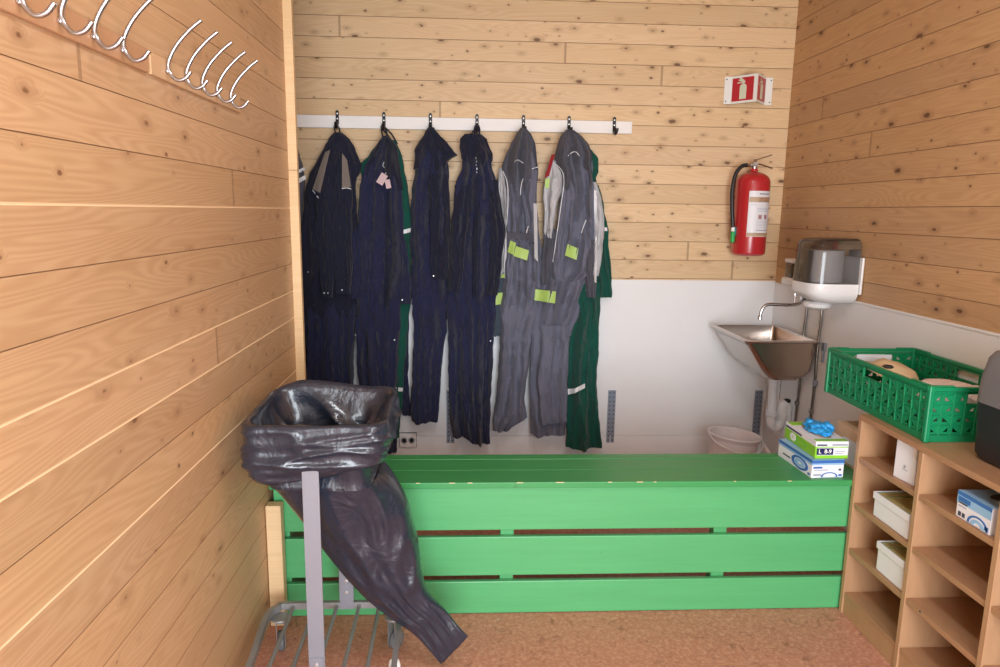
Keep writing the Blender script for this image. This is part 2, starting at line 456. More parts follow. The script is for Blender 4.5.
b = NB(); box(b, -.64, bx1, 2.49, 2.51, .38, .474, .002); link_bm('rear_rail', b, M['bench'], t)
# worn paint along the front edge
random.seed(3)
for px in (418, 452, 470, 520, 640, 655, 735, 560, 610, 790):
    p = WY(px, 487-(px-418)*.016, 2.236); L = random.uniform(.004, .016); b = NB()
    box(b, p.x-L, p.x+L, 2.2355, 2.2385, .4955, .4983, .0008); link_bm('worn_patch', b, M['bare'], t)
# raw stud in front of the bench end
b = NB(); box(b, XL+.002, XL+.052, 2.195, 2.235, 0, .437, .003)
o = link_bm('wooden_post', b, M['raw_pine'], origin=(XL+.027, 2.215, 0)); tag(o, 'short unpainted timber post standing at the left end of the green bench', 'post')

# ------------------------------------------------------------------ rail and hooks
b = NB(); zl, zr = WY(296.6, 113.4, 3.78).z, WY(631.7, 122.4, 3.78).z; xr_ = WY(632, 128, 3.78).x
zc = (zl+zr)/2; box(b, -1.25, xr_, 3.776, 3.8, zc-.064, zc, .003)
o = link_bm('coat_rail', b, M['white_wood'], origin=(0, 3.79, zc)); tag(o, 'long white painted board on the back wall carrying the black hooks', 'rail')
hookpx = [(337.5,), (384,), (430.5,), (477,), (523.5,), (569,), (614,)]
hook_lab = ['black metal hook holding the navy coverall with grey shoulder patches', 'black metal hook holding the navy coverall with the pink tag',
  'black metal hook holding the third navy coverall, whose pointed collar sticks out right', 'black metal hook holding the navy coverall hanging furthest right of the navy ones',
  'black metal hook holding the grey coverall next to the navy ones', 'black metal hook holding the grey coverall in front of the green one', 'empty black metal hook at the right end of the white board']
hx = []
HR = thing('coat_hook', (WY(614, 130, 3.776).x, 3.776, zc-.03), hook_lab[6], 'hook', 'black hooks on the white board')
X = HR.location.x; b = NB()
box(b, X-.0085, X+.0085, 3.771, 3.776, zc-.05, zc+.012, .003); lathe(b, (X, 3.771, zc+.012), [(.0085,0),(.0085,.005)], 12, 'Y')
link_bm('back_plate', b, M['black'], HR)
b = NB(); tube(b, [(X, 3.774, zc-.03), (X-.001, 3.765, zc-.05), (X-.001, 3.745, zc-.068), (X, 3.722, zc-.066), (X+.003, 3.714, zc-.052), (X+.003, 3.712, zc-.044)], .0088, 8, 22)
link_bm('prong', b, M['black'], HR, smooth=True)
for dz in (.004, -.022):
    b = NB(); lathe(b, (X, 3.768, zc+dz), [(.0005,-.001),(.004,0),(.0045,.004)], 10, 'Y'); link_bm('screw', b, M['screw'], HR, smooth=True)
hook_x = []
for i, (px,) in enumerate(hookpx[:6]):
    c = HR.copy(); COL.objects.link(c); c.location = (WY(px, 122, 3.776).x, 3.776, zc-.03+.004*(i == 0)); c['label'] = hook_lab[i]
    for ch in HR.children:
        d = ch.copy(); COL.objects.link(d); d.parent = c
    hook_x.append(c.location.x)

# ------------------------------------------------------------------ garments
def part_bm(Yc, hd, levels, seed=0, folds=6, famp=.5, crease=.014, n=None, seg=84, fade=0, twist=0):
    """closed cloth tube: levels = (pixel y, pixel x left, pixel x right) at depth Yc, half depth hd"""
    lv = [Vector((WY((a+b_)/2, y, Yc).z, WY(a, y, Yc).x, WY(b_, y, Yc).x)) for y, a, b_ in levels]
    H = lv[0].x-lv[-1].x
    n = n or max(14, int(H/.014))
    rnd = random.Random(seed)
    # resample by z
    out = []
    zs = [lv[0].x - H*k/(n-1) for k in range(n)]
    def interp(z):
        for i in range(len(lv)-1):
            if lv[i].x >= z >= lv[i+1].x or i == len(lv)-2:
                t_ = (lv[i].x-z)/max(1e-6, lv[i].x-lv[i+1].x); t_ = max(0, min(1, t_)); s = t_*t_*(3-2*t_)*.5+t_*.5
                return lv[i].y*(1-s)+lv[i+1].y*s, lv[i].z*(1-s)+lv[i+1].z*s
    comp = [(rnd.uniform(.55, 1.25)*folds/2, rnd.uniform(0, 6.28), rnd.uniform(-3, 3)*(1+twist)) for _ in range(4)]
    bm = NB(); rings = []
    for k, z in enumerate(zs):
        x0, x1 = interp(z); cx = (x0+x1)/2; hw = max(.004, (x1-x0)/2)
        v = k/(n-1)
        x_off = noise.noise(Vector((seed*3.1, z*7, 0)))*.006
        if len(levels) > 5 or H > .3:
            w1 = noise.noise(Vector((seed*5.7+9, z*11, 3)))*.007+noise.noise(Vector((seed*2.7, z*24, 8)))*.004
            w2 = noise.noise(Vector((seed*4.3+2, z*11, 6)))*.007+noise.noise(Vector((seed*1.7, z*24, 5)))*.004
            cx += (w1+w2)/2; hw = max(.004, hw+(w2-w1)/2)
        top = min(1, v*H/.10)
        hdz = hd*(.35+.65*top) if hd > .02 else hd
        if fade: hdz *= 1-.75*max(0, min(1, (v-1+fade)/fade))**1.2
        hdz = min(hdz, hw*1.3+.012)
        ring = []
        for s in range(seg):
            a = s/seg*2*math.pi
            ca, sa = math.cos(a), math.sin(a)
            ex = math.copysign(abs(ca)**.8, ca); ey = math.copysign(abs(sa)**.75, sa)
            u = ex
            f = 0
            for q, (kq, ph, sk) in enumerate(comp):
                wv = math.sin(u*kq*1.7+ph+sk*z+1.6*noise.noise(Vector((seed, z*3, q*2.0))))
                f += (1-abs(wv))**1.5*.5-.25 if q % 2 else wv*.30
            f *= famp*1.45*(.55+.45*min(1, v*2.5))
            nn = noise.noise(Vector((ex*hw*14+seed*7, sa*2, z*6+ex*2)))*.9+.45*noise.noise(Vector((ex*hw*24+seed*5, sa, z*16+ex*5)))-.35*max(0, 1-abs(noise.noise(Vector((ex*hw*12+z*7, seed*2.0, z*8-ex*3))))*7)
            edge = math.sqrt(max(0, 1-u*u))
            y = Yc + ey*hdz*(1) - (1 if sa < 0 else -.4)*(f*hdz*.9+nn*crease)*(.25+.75*edge)
            xx = cx + ex*hw*(1+.012*nn) + x_off
            zz = z
            if k == n-1: zz = z + noise.noise(Vector((xx*18, seed, 0)))*.012
            ring.append(Vector((xx, min(y, 3.794), zz)))
        rings.append(ring)
    loft(bm, rings, True)
    return bm
def bvh_of(objs):
    vs, fs = [], []
    for o in objs:
        off = len(vs); base = root_loc(o.parent)
        vs += [v.co+base for v in o.data.vertices]; fs += [[off+i for i in p.vertices] for p in o.data.polygons]
    return BVHTree.FromPolygons(vs, fs)
def patch(name, t, objs, quad, mat, nx=6, ny=6, off=.004, thick=.003):
    """sewn-on piece following the cloth: quad corners (px,py) TL,TR,BR,BL laid on the garment front"""
    bv = bvh_of(objs); bm = NB(); g = []
    last = None
    for j in range(ny+1):
        row = []
        for i in range(nx+1):
            a = Vector(quad[0]).lerp(Vector(quad[1]), i/nx); c = Vector(quad[3]).lerp(Vector(quad[2]), i/nx)
            p = a.lerp(c, j/ny); d = ray(p.x, p.y).normalized()
            h = bv.ray_cast(C0, d)
            q = h[0] if h[0] else None
            row.append([p, d, q])
        g.append(row)
    ys = [r_[2].y for row in g for r_ in row if r_[2]]
    md = sorted(ys)[len(ys)//3] if ys else 3.66
    Yg = [[(q.y if q is not None and q.y <= md+.03 else md+.01) for p, d, q in row] for row in g]
    NYg, NXg = len(Yg), len(Yg[0])
    def filt(G, fn): return [[fn([G[a_][b_] for a_ in range(max(0, j-1), min(NYg, j+2)) for b_ in range(max(0, i-1), min(NXg, i+2))]) for i in range(NXg)] for j in range(NYg)]
    if min(NXg, NYg) > 3:
        Yg = filt(Yg, min); Yg = filt(Yg, lambda v_: sum(v_)/len(v_)); Yg = filt(Yg, lambda v_: sum(v_)/len(v_))
    vv = [[WY(g[j][i][0].x, g[j][i][0].y, Yg[j][i])-g[j][i][1]*off for i in range(NXg)] for j in range(NYg)]
    # front and back sheets
    F1 = [[bm.verts.new(q) for q in r_] for r_ in vv]
    F2 = [[bm.verts.new(q+Vector((0, thick, 0))) for q in r_] for r_ in vv]
    ny_, nx_ = len(vv)-1, len(vv[0])-1
    for j in range(ny_):
        for i in range(nx_):
            bm.faces.new((F1[j][i], F1[j+1][i], F1[j+1][i+1], F1[j][i+1])); bm.faces.new((F2[j][i], F2[j][i+1], F2[j+1][i+1], F2[j+1][i]))
    for j in range(ny_):
        for i in (0, nx_): bm.faces.new((F1[j][i], F2[j][i], F2[j+1][i], F1[j+1][i]))
    for i in range(nx_):
        for j in (0, ny_): bm.faces.new((F1[j][i], F1[j][i+1], F2[j][i+1], F2[j][i]))
    return link_bm(name, bm, mat, t, smooth=True)
def piping(name, t, objs, pts, mat=None, r=.0026, n=18):
    bv = bvh_of(objs); P = catmull([Vector((x, y, 0)) for x, y in pts], n); out = []
    for p in P:
        d = ray(p.x, p.y).normalized(); h = bv.ray_cast(C0, d)
        q = h[0] if h[0] else (out[-1] if out else WY(p.x, p.y, 3.64))
        if out and abs(q.y-out[-1].y) > .03: q = WY(p.x, p.y, out[-1].y)
        out.append(q-d*.002)
    bm = NB(); tube(bm, out, r, 6); return link_bm(name, bm, mat or M['piping'], t, smooth=True)
def studs(name, t, objs, pts, mat, r=.005):
    for x, y in pts:
        bv = bvh_of(objs); d = ray(x, y).normalized(); h = bv.ray_cast(C0, d); q = h[0] if h[0] else WY(x, y, 3.62)
        bm = NB(); lathe(bm, q-Vector((0,.004,0)), [(.0008,-.0005),(r*.8,0),(r,.002),(r,.006)], 10, 'Y'); link_bm(name, bm, mat, t, smooth=True)
def garment(px, label, cat='coverall', group='work coveralls on hooks'):
    return thing('coverall', (WY(px, 140, 3.7).x, 3.7, WY(px, 140, 3.7).z), label, cat, group)
def add(t, name, mat, *a, **k):
    if name == 'collar': k.setdefault('famp', 1.3); k.setdefault('crease', .02)
    if name == 'torso': k.setdefault('fade', .22)
    if name == 'hood': k.setdefault('fade', .45); k.setdefault('famp', 1.3); k.setdefault('crease', .02)
    return link_bm(name, part_bm(*a, **k), mat, t, smooth=True, angle=70)

# J: partly hidden behind the trim
t = garment(283, 'dark grey work coverall half hidden behind the pale corner trim at far left')
tj = add(t, 'torso', M['grey_dark'], 3.73, .045, [(128,276,288),(150,270,298),(175,266,305),(205,262,303),(260,262,300),(330,264,299)], seed=21)
add(t, 'trouser_leg', M['grey_dark'], 3.73, .04, [(325,264,299),(380,266,297),(436,268,295)], seed=22)
patch('reflective_tape', t, [tj], [(298,170),(304.5,167),(305.5,170),(299,173)], M['piping'], 3, 2)
patch('reflective_tape', t, [tj], [(298,179),(305,175),(306,179),(299,183)], M['piping'], 3, 2)

# A
t = garment(337, 'navy coverall with grey shoulder patches, first in the row beside the corner trim')
A1 = add(t, 'torso', M['navy_dark'], 3.70, .06, [(136,332,345),(146,325,351),(160,317,354),(175,309,356),(200,304,357),(240,301,358),(280,301,358),(318,302,358)], seed=1, folds=7, famp=.8)
A2 = add(t, 'trouser_leg', M['navy'], 3.715, .05, [(300,301,332),(350,302,330),(400,304,328),(440,305,327)], seed=2, famp=.9)
A3 = add(t, 'trouser_leg', M['navy'], 3.705, .055, [(300,324,356),(350,325,354),(400,326,354),(441,327,352)], seed=3, famp=.9)
A4 = add(t, 'hood', M['navy_dark'], 3.69, .055, [(132.5,334,341),(138,329,348),(148,325,354),(158,321,359),(165,319,362),(172,322,360),(186,326,352)], seed=4, folds=5)
A5 = add(t, 'sleeve', M['navy_dark'], 3.645, .032, [(165,318,336),(190,315,335),(230,317,335),(270,320,335),(290,322,334),(297,323,333)], seed=5, folds=4)
A6 = add(t, 'sleeve', M['navy_dark'], 3.635, .03, [(160,338,350),(190,334,352),(230,334,352),(270,335,352),(293,336,351)], seed=6, folds=4)
A7 = add(t, 'sleeve', M['navy'], 3.68, .025, [(230,348,358),(260,350,361),(298,351,364)], seed=7, folds=3)
sh = [A1, A4, A5, A6]
patch('shoulder_patch', t, sh, [(325,152),(330,150),(320,193),(312.5,189)], M['taupe'], 6, 12, .006)
patch('shoulder_patch', t, sh, [(342,153),(347,160),(351,187),(342,188)], M['taupe'], 5, 10, .006)
piping('piping', t, sh, [(312.5,190),(318.5,198)]); piping('piping', t, sh, [(342,188.5),(347,188),(351,189)])
studs('snap_button', t, [A1,A2,A3,A5,A6], [(308,272),(324,293),(328,293),(342,290),(355.5,335)], M['screw'], .0045)

# D green behind B
t = garment(389, 'green coverall with reflective bands behind the tagged navy one')
D1 = add(t, 'torso', M['green'], 3.745, .04, [(140,380,395),(155,370,402),(166,359,405),(200,368,409),(240,375,412),(300,380,411)], seed=31)
D2 = add(t, 'trouser_leg', M['green'], 3.745, .035, [(290,385,411),(330,384,408),(380,382,404),(415,382,401),(438,383,399.5)], seed=32)
patch('reflective_tape', t, [D1], [(403,230),(412.5,227.5),(413,231.5),(403,234)], M['piping'], 4, 2)
patch('reflective_tape', t, [D2], [(394,387),(403,388),(402.5,391.5),(394,391)], M['piping'], 4, 2)
# B
t = garment(384, 'navy coverall with a pink paper tag pinned to the chest')
B1 = add(t, 'torso', M['navy'], 3.685, .06, [(140,380,391),(152,374,398),(170,364,400),(190,361,402),(240,359,404),(300,357,401),(330,357,400)], seed=8, folds=8, famp=.85)
B2 = add(t, 'trouser_leg', M['navy'], 3.69, .055, [(318,356,384),(360,357,385),(400,360,388),(430,364,391),(452,367,397)], seed=9, famp=.9)
B3 = add(t, 'trouser_leg', M['navy'], 3.70, .05, [(318,376,400),(360,378,398),(400,380,395),(450,386,397.5)], seed=10)
B4 = add(t, 'trouser_leg', M['navy'], 3.765, .02, [(300,395,409),(360,397,408),(395,399,409),(415,402,411.5)], seed=11)
B5 = add(t, 'hood', M['navy_dark'], 3.675, .05, [(136,381.5,387.5),(141,378,393),(148,375,397.5),(156,371,398.5),(164,367,399.5),(176,364,401),(190,363,402)], seed=12, folds=4)
B6 = add(t, 'sleeve', M['navy'], 3.675, .03, [(240,399,405),(262,400,408),(285,400,412),(304,401,411)], seed=13, folds=4)
B7 = add(t, 'sleeve', M['navy'], 3.66, .03, [(175,361,374),(220,358,373),(260,357,372),(296,356,370)], seed=14, folds=4)
b = NB(); box(b, -.018, .018, -.001, .001, -.028, .028, .0006, M=Matrix.Translation(WY(382,179,3.595)) @ Matrix.Rotation(.55, 4, 'Y'))
box(b, -.013, .013, -.001, .001, -.022, .022, .0006, M=Matrix.Translation(WY(388,184,3.593)) @ Matrix.Rotation(-.2, 4, 'Y'))
link_bm('tag', b, simple('pink_tag', (206,178,180), .6), t)
piping('tag_string', t, [B1,B5], [(384,162),(383,166),(387,170),(384,176)], M['piping'], .0018)
patch('front_placket', t, [B1], [(386,192),(389.5,192),(388,306),(384.5,306)], M['navy_dark'], 4, 24, .004, .003)
studs('snap_button', t, [B1,B2,B3,B6], [(402,300),(394.5,340)], M['screw'], .0045)
# C
t = garment(430, 'third navy coverall along the board, pointed collar flaring right and a bare hanging loop')
C1 = add(t, 'torso', M['navy'], 3.70, .06, [(150,418,446),(165,415,448),(190,412,449),(230,411,450),(280,411,449),(305,412,448)], seed=41, folds=7, famp=.8)
C2 = add(t, 'collar', M['navy_dark'], 3.685, .05, [(127,428,433),(134,424,439),(143,418,447),(151,414,454),(156,415,459),(159,415,449),(170,413,446)], seed=42, folds=4)
C3 = add(t, 'trouser_leg', M['navy'], 3.705, .055, [(292,413,447),(330,414,446),(380,412,441),(410,410.5,439),(421,412,438)], seed=43, famp=.8)
C4 = add(t, 'trouser_leg', M['navy'], 3.74, .03, [(292,420,449),(330,418,446),(380,416,440),(416,414,437)], seed=44)
C5 = add(t, 'sleeve', M['navy_dark'], 3.65, .03, [(175,430,448),(200,430,450),(240,431,450),(270,431,448),(279,432,447)], seed=45, folds=4)
patch('pocket_flap', t, [C3], [(418,286),(440,288),(440,292),(418,290)], M['navy_dark'], 8, 4, .004, .003)
studs('snap_button', t, [C5], [(433.5,276)], M['screw'], .0045)
# E
t = garment(477, 'navy coverall with small white print at the neck, hanging beside the first grey one')
E1 = add(t, 'torso', M['navy'], 3.69, .065, [(148,464,490),(165,462,492),(185,456,497),(215,452,499),(250,450,500),(290,448,497),(315,447,495)], seed=51, folds=8, famp=.85)
E2 = add(t, 'collar', M['navy_dark'], 3.675, .055, [(134,465,481),(139,460,487),(147,459,490),(154,462,493.5),(160,463,494),(166,474,491)], seed=52, folds=4)
E3 = add(t, 'trouser_leg', M['navy'], 3.695, .055, [(302,447,478),(340,448,476),(380,449,474),(420,450,473),(436,453,474)], seed=53, famp=.9)
E4 = add(t, 'trouser_leg', M['navy'], 3.685, .06, [(302,464,494),(340,465,494),(380,466,491),(420,468,490.5),(442,470,490)], seed=54, famp=.9)
E5 = add(t, 'sleeve', M['navy_dark'], 3.66, .035, [(180,489,497),(205,490,502),(228,491,505.5),(255,490,502),(280,488,500),(295,486,498)], seed=55, folds=4)
E6 = add(t, 'sleeve', M['navy_dark'], 3.655, .035, [(185,455,470),(220,452,468),(260,449,464),(290,447,461)], seed=56, folds=4)
b = NB(); q = WY(477, 132, 3.71); tube(b, [q+Vector((-.012,0,-.012)), q+Vector((-.012,0,.02)), q+Vector((0,0,.034)), q+Vector((.012,0,.02)), q+Vector((.012,0,-.012))], .0045, 8, 16)
link_bm('hanging_loop', b, M['navy_dark'], t, smooth=True)
for k, (x, y) in enumerate(((476,158.5),(476.6,162),(476.4,165.5),(477,169),(477,172.5))):
    patch('white_print', t, [E1,E2], [(x-.7,y-1.2),(x+.1+.3*(k%2),y-1.4),(x+.3,y+.9-.5*(k%3)),(x-.5,y+.7)], M['piping'], 2, 2, .003, .001)
patch('front_placket', t, [E1], [(475,178),(478.5,178),(476,296),(472.5,296)], M['navy_dark'], 4, 24, .004, .003)
patch('chest_pocket', t, [E1], [(480,200),(489,201),(488.5,216),(480,215)], M['navy'], 6, 8, .005, .003)
studs('snap_button', t, [E4], [(490.5,341)], M['screw'], .004)

# H green behind G
t = garment(585, 'green coverall behind the last grey one, wide reflective band at the knee')
H1 = add(t, 'torso', M['green'], 3.745, .04, [(150,580,592),(158,574,597.5),(172,570,598.5),(178,572,596),(210,572,602),(260,574,603),(300,575,600)], seed=61)
H2 = add(t, 'trouser_leg', M['green'], 3.70, .055, [(282,574,601),(310,573,600),(335,569,599),(372,567.5,597),(400,566.5,597),(430,566,600),(447,565.5,602)], seed=62, folds=5, famp=.8)
H3 = add(t, 'sleeve', M['green'], 3.735, .035, [(185,594,599),(205,594,603.5),(235,597,608),(262,597,610),(280,598,611.5),(297,599,610.5)], seed=63, folds=4)
patch('reflective_tape', t, [H3], [(601,227),(607,227.5),(607.5,231),(601,231)], M['piping'], 4, 2)
patch('reflective_tape', t, [H2], [(567,389),(576,388.5),(576,393),(568,394.5)], M['piping'], 6, 3)
patch('reflective_tape', t, [H2], [(575,388.5),(585,383.5),(585,388),(575,393)], M['piping'], 6, 3)

# F grey 1
t = garment(523, 'grey coverall with lime chest patches hanging next to the navy ones')
F1 = add(t, 'torso', M['grey'], 3.695, .06, [(150,510,533),(170,506,537),(200,506,537),(235,506,539),(265,504,544),(300,502,546),(330,500,534)], seed=71, folds=9, famp=.9)
F2 = add(t, 'hood', M['grey_dark'], 3.67, .06, [(128,521,526),(135,516,531),(146,510,535),(158,505,537),(168,502,538),(180,505,537),(196,507,536)], seed=72, folds=6)
F3 = add(t, 'trouser_leg', M['grey'], 3.69, .055, [(305,499,540),(330,500,532),(358,499,529),(398,495.5,524),(418,493,527),(430,493,508)], seed=73, folds=6, famp=.9)
F4 = add(t, 'trouser_leg', M['grey'], 3.73, .03, [(305,506,536),(350,505,528),(400,503,524),(417,502,527)], seed=74)
F5 = add(t, 'sleeve', M['lgrey'], 3.71, .04, [(168,499,507),(190,498,509),(220,500,508),(250,500,507),(278,499,506)], seed=75, folds=3)
F6 = add(t, 'cuff', M['tealgrey'], 3.715, .035, [(268,499,507),(290,495.5,505),(310,494.5,503),(330,494,502),(336,495,500)], seed=76, folds=3)
F7 = add(t, 'sleeve', M['grey'], 3.65, .04, [(170,522,538),(200,520.5,535),(225,526,539),(242,526,538)], seed=77, folds=4)
fo = [F1, F2, F7, F3]
patch('side_stripe', t, fo, [(533.5,203),(537,204),(538,262),(534.5,258)], M['lgrey'], 3, 12)
patch('lime_patch', t, fo, [(510.5,240.5),(516,243),(513.5,255),(507.5,252)], M['lime'], 5, 5)
patch('lime_patch', t, fo, [(516,246),(529,250.5),(527,260.5),(513.5,256)], M['lime'], 6, 5)
patch('lime_patch', t, [F6], [(496,293),(503,292.5),(502.5,304),(495.5,305)], M['lime'], 4, 4)
patch('lime_patch', t, [F5, F6], [(501,275),(505,274),(504.5,277.5),(501,278)], M['lime'], 3, 3)
piping('piping', t, fo, [(514.5,161.5),(518,160),(523,163)])
piping('piping', t, fo, [(538,167),(530,170),(523.5,178),(521,187),(520.5,195)])
patch('waist_band', t, fo, [(507,232),(534,234),(534,241),(507,238.5)], M['grey_dark'], 10, 4, .003, .003)
piping('piping', t, fo, [(528.5,226),(526.5,232),(526,236)])
piping('piping', t, fo+[F5], [(503,171),(507,182),(508,200),(506,240),(504,272)])
# G2: grey trousers lower middle belong to the second grey coverall
t = garment(569, 'grey coverall with red and light grey sleeve, last hooded one on the board')
G1 = add(t, 'torso', M['grey'], 3.685, .065, [(150,558,590),(170,558,593),(200,560,595),(240,556,596),(270,545,596),(284,536,588),(300,534,583),(335,531,572)], seed=81, folds=9, famp=.9)
G2 = add(t, 'hood', M['grey_dark'], 3.66, .065, [(130,565,573),(136,560,582),(145,557,589),(154,555,592.5),(162,554,591),(176,557,592),(196,560,592)], seed=82, folds=6)
G3 = add(t, 'trouser_leg', M['grey'], 3.70, .05, [(320,531,571),(350,530,569),(400,529.5,567.5),(425,530,567),(434,531,565)], seed=83, folds=7, famp=.9)
G4 = add(t, 'trouser_leg', M['grey'], 3.665, .05, [(325,540,569),(360,538,568),(400,537.5,567),(422,538,566.5)], seed=84, folds=5, famp=.9)
G5 = add(t, 'sleeve', M['lgrey'], 3.67, .045, [(160,550,563),(172,546,563),(190,543.5,563),(205,543,557),(230,543,553),(238,544,552)], seed=85, folds=4)
G6 = add(t, 'cuff', M['grey_dark'], 3.672, .04, [(229,543,555),(240,543,556),(262,541,556),(285,540,556)], seed=86, folds=4)
G7 = add(t, 'sleeve', M['grey'], 3.645, .035, [(180,563,574),(215,558,571),(250,554,566),(270,552,562),(281,552.5,562.5)], seed=87, folds=4)
G8 = add(t, 'sleeve', M['lgrey'], 3.69, .045, [(182,591,597),(200,592,602),(225,593,604),(255,592,602),(276,590,598)], seed=88, folds=3)
G9 = add(t, 'cuff', M['grey_dark'], 3.66, .04, [(240,584,594),(265,584,594),(285,585,596),(297,587,596)], seed=89, folds=3)
go = [G1, G2, G7, G3, G4]
patch('red_patch', t, [G5, G1, G2], [(551.5,155),(555,154),(549,176),(544.5,178)], M['red_cloth'], 4, 8)
patch('lime_patch', t, [G5], [(545,179),(550,178),(549,188),(545,188)], M['lime'], 4, 4)
patch('lime_patch', t, go, [(567.5,244),(578.5,248.5),(576.5,260),(565,255.5)], M['lime'], 6, 5)
patch('lime_patch', t, go, [(533.5,289),(556,291.5),(555,303.5),(533.5,300)], M['lime'], 8, 5)
patch('side_stripe', t, [G1, G9, G8], [(594,190),(597,191),(596.5,283),(594.5,282)], M['piping'], 2, 14)
piping('piping', t, go+[G5], [(552,162.5),(558,166),(563,173),(564,184),(561,205),(557,234),(553,262)])
piping('piping', t, go, [(568,156),(572,152.5),(576,152),(579.5,156)])
piping('piping', t, go, [(586,220),(583,228),(581.5,233)])
patch('waist_band', t, [G1, G6], [(544,230),(556,231),(556,238.5),(543,238)], M['grey_dark'], 6, 4)
studs('snap_button', t, [G3, G4], [(569,337)], M['black'], .004)

# hanging loops: every coverall is held by a loop round its hook
for o in [q for q in COL.objects if q.name.startswith('coverall') and q.parent is None]:
    k = min(range(6), key=lambda i_: abs(hook_x[i_]-o.location.x))
    if abs(hook_x[k]-o.location.x) > .12: continue
    tops = [(root_loc(c.parent)+v_.co) for c in o.children if c.name.split('.')[0] in ('hood', 'collar', 'torso') for v_ in c.data.vertices]
    tp_ = max(tops, key=lambda p: p.z); X = hook_x[k]; zt2 = zc-.066
    b = NB(); tube(b, [(tp_.x-.010, tp_.y, tp_.z-.02), (tp_.x*.5+X*.5-.012, tp_.y*.5+3.735*.5, (tp_.z+zt2)/2), (X-.009, 3.735, zt2+.004), (X, 3.735, zt2+.014), (X+.009, 3.735, zt2+.004), (tp_.x*.5+X*.5+.012, tp_.y*.5+3.735*.5, (tp_.z+zt2)/2), (tp_.x+.010, tp_.y, tp_.z-.02)], .0042, 8, 36)
    link_bm('hanging_loop', b, M['navy_dark'] if k < 4 else M['grey_dark'], o, smooth=True)

# ------------------------------------------------------------------ chrome hooks on left wall
def rack(xs, label, y0, y1, tint):
    t = thing('hook_rack', (XL, (y0+y1)/2, 1.68), label, 'hook rack')
    b = NB(); box(b, XL+.0003, XL+.0075, y0, y1, 1.681, 1.728, .002); link_bm('board', b, tint, t)
    for y in xs:
        b = NB(); x = XL+.0125
        p = [(x+.076, y, 1.808), (x+.052, y, 1.789), (x+.024, y, 1.760), (x+.006, y, 1.732), (x, y, 1.712), (x+.004, y, 1.695), (x+.018, y, 1.683), (x+.034, y, 1.687), (x+.047, y, 1.701)]
        tube(b, p, .0042, 12, 48); h = link_bm('hook', b, M['nickel'], t, smooth=True)
        b = NB(); lathe(b, (x-.004, y, 1.702), [(.006,0),(.006,.003),(.001,.005)], 10, 'X'); link_bm('screw', b, M['chrome'], h, smooth=True)
    return t
yy1 = [WX(px, py, XL+.009).y for px, py in ((19.5,9),(60,24),(93,36),(121.6,45))]
yy2 = [WX(px, py, XL+.009).y for px, py in ((166.5,64.5),(185,76.5),(201,85.5),(216,91.5),(229.5,97.5))]
M['rackwood'] = simple('rack_wood', (184,138,100), .45, var=.08)
rack(yy1, 'row of four chrome hooks on a darker wooden strip, nearest the camera on left wall', 1.03, 1.535, M['rackwood'])
M['rackwood2'] = simple('rack_wood_pale', (204,164,122), .45, var=.08)
rack(yy2, 'row of five chrome hooks on left wall, between the first row and the corner trim', 1.545, 2.13, M['rackwood2'])

# ------------------------------------------------------------------ fire sign
sx0, sx1, sz0, sz1 = 1.377, 1.638, 1.992, 2.132
ax, ay = (1.508, 3.68)
t = thing('fire_extinguisher_sign', (ax, 3.79, sz0), 'red and white V shaped fire extinguisher sign high on the back wall', 'sign')
b = NB(); th = .002; fl = .036
def sheet(bm, pts, z0, z1, th):
    a = []
    for q in ((0, 0), (0, th)):
        for z in (z0, z1): a.append([bm.verts.new((x, y+q[1], z)) for x, y in pts])
    f0, f1, b0, b1 = a
    for i in range(len(pts)-1):
        bm.faces.new((f0[i], f0[i+1], f1[i+1], f1[i])); bm.faces.new((b0[i+1], b0[i], b1[i], b1[i+1]))
        bm.faces.new((f1[i], f1[i+1], b1[i+1], b1[i])); bm.faces.new((f0[i+1], f0[i], b0[i], b0[i+1]))
    for i in (0, -1): bm.faces.new((f0[i], f1[i], b1[i], b0[i]))
sheet(b, [(sx0, 3.796), (sx0+fl, 3.796), (ax, ay), (sx1-fl, 3.796), (sx1, 3.796)], sz0, sz1, th)
link_bm('panel', b, M['sign_white'], t)
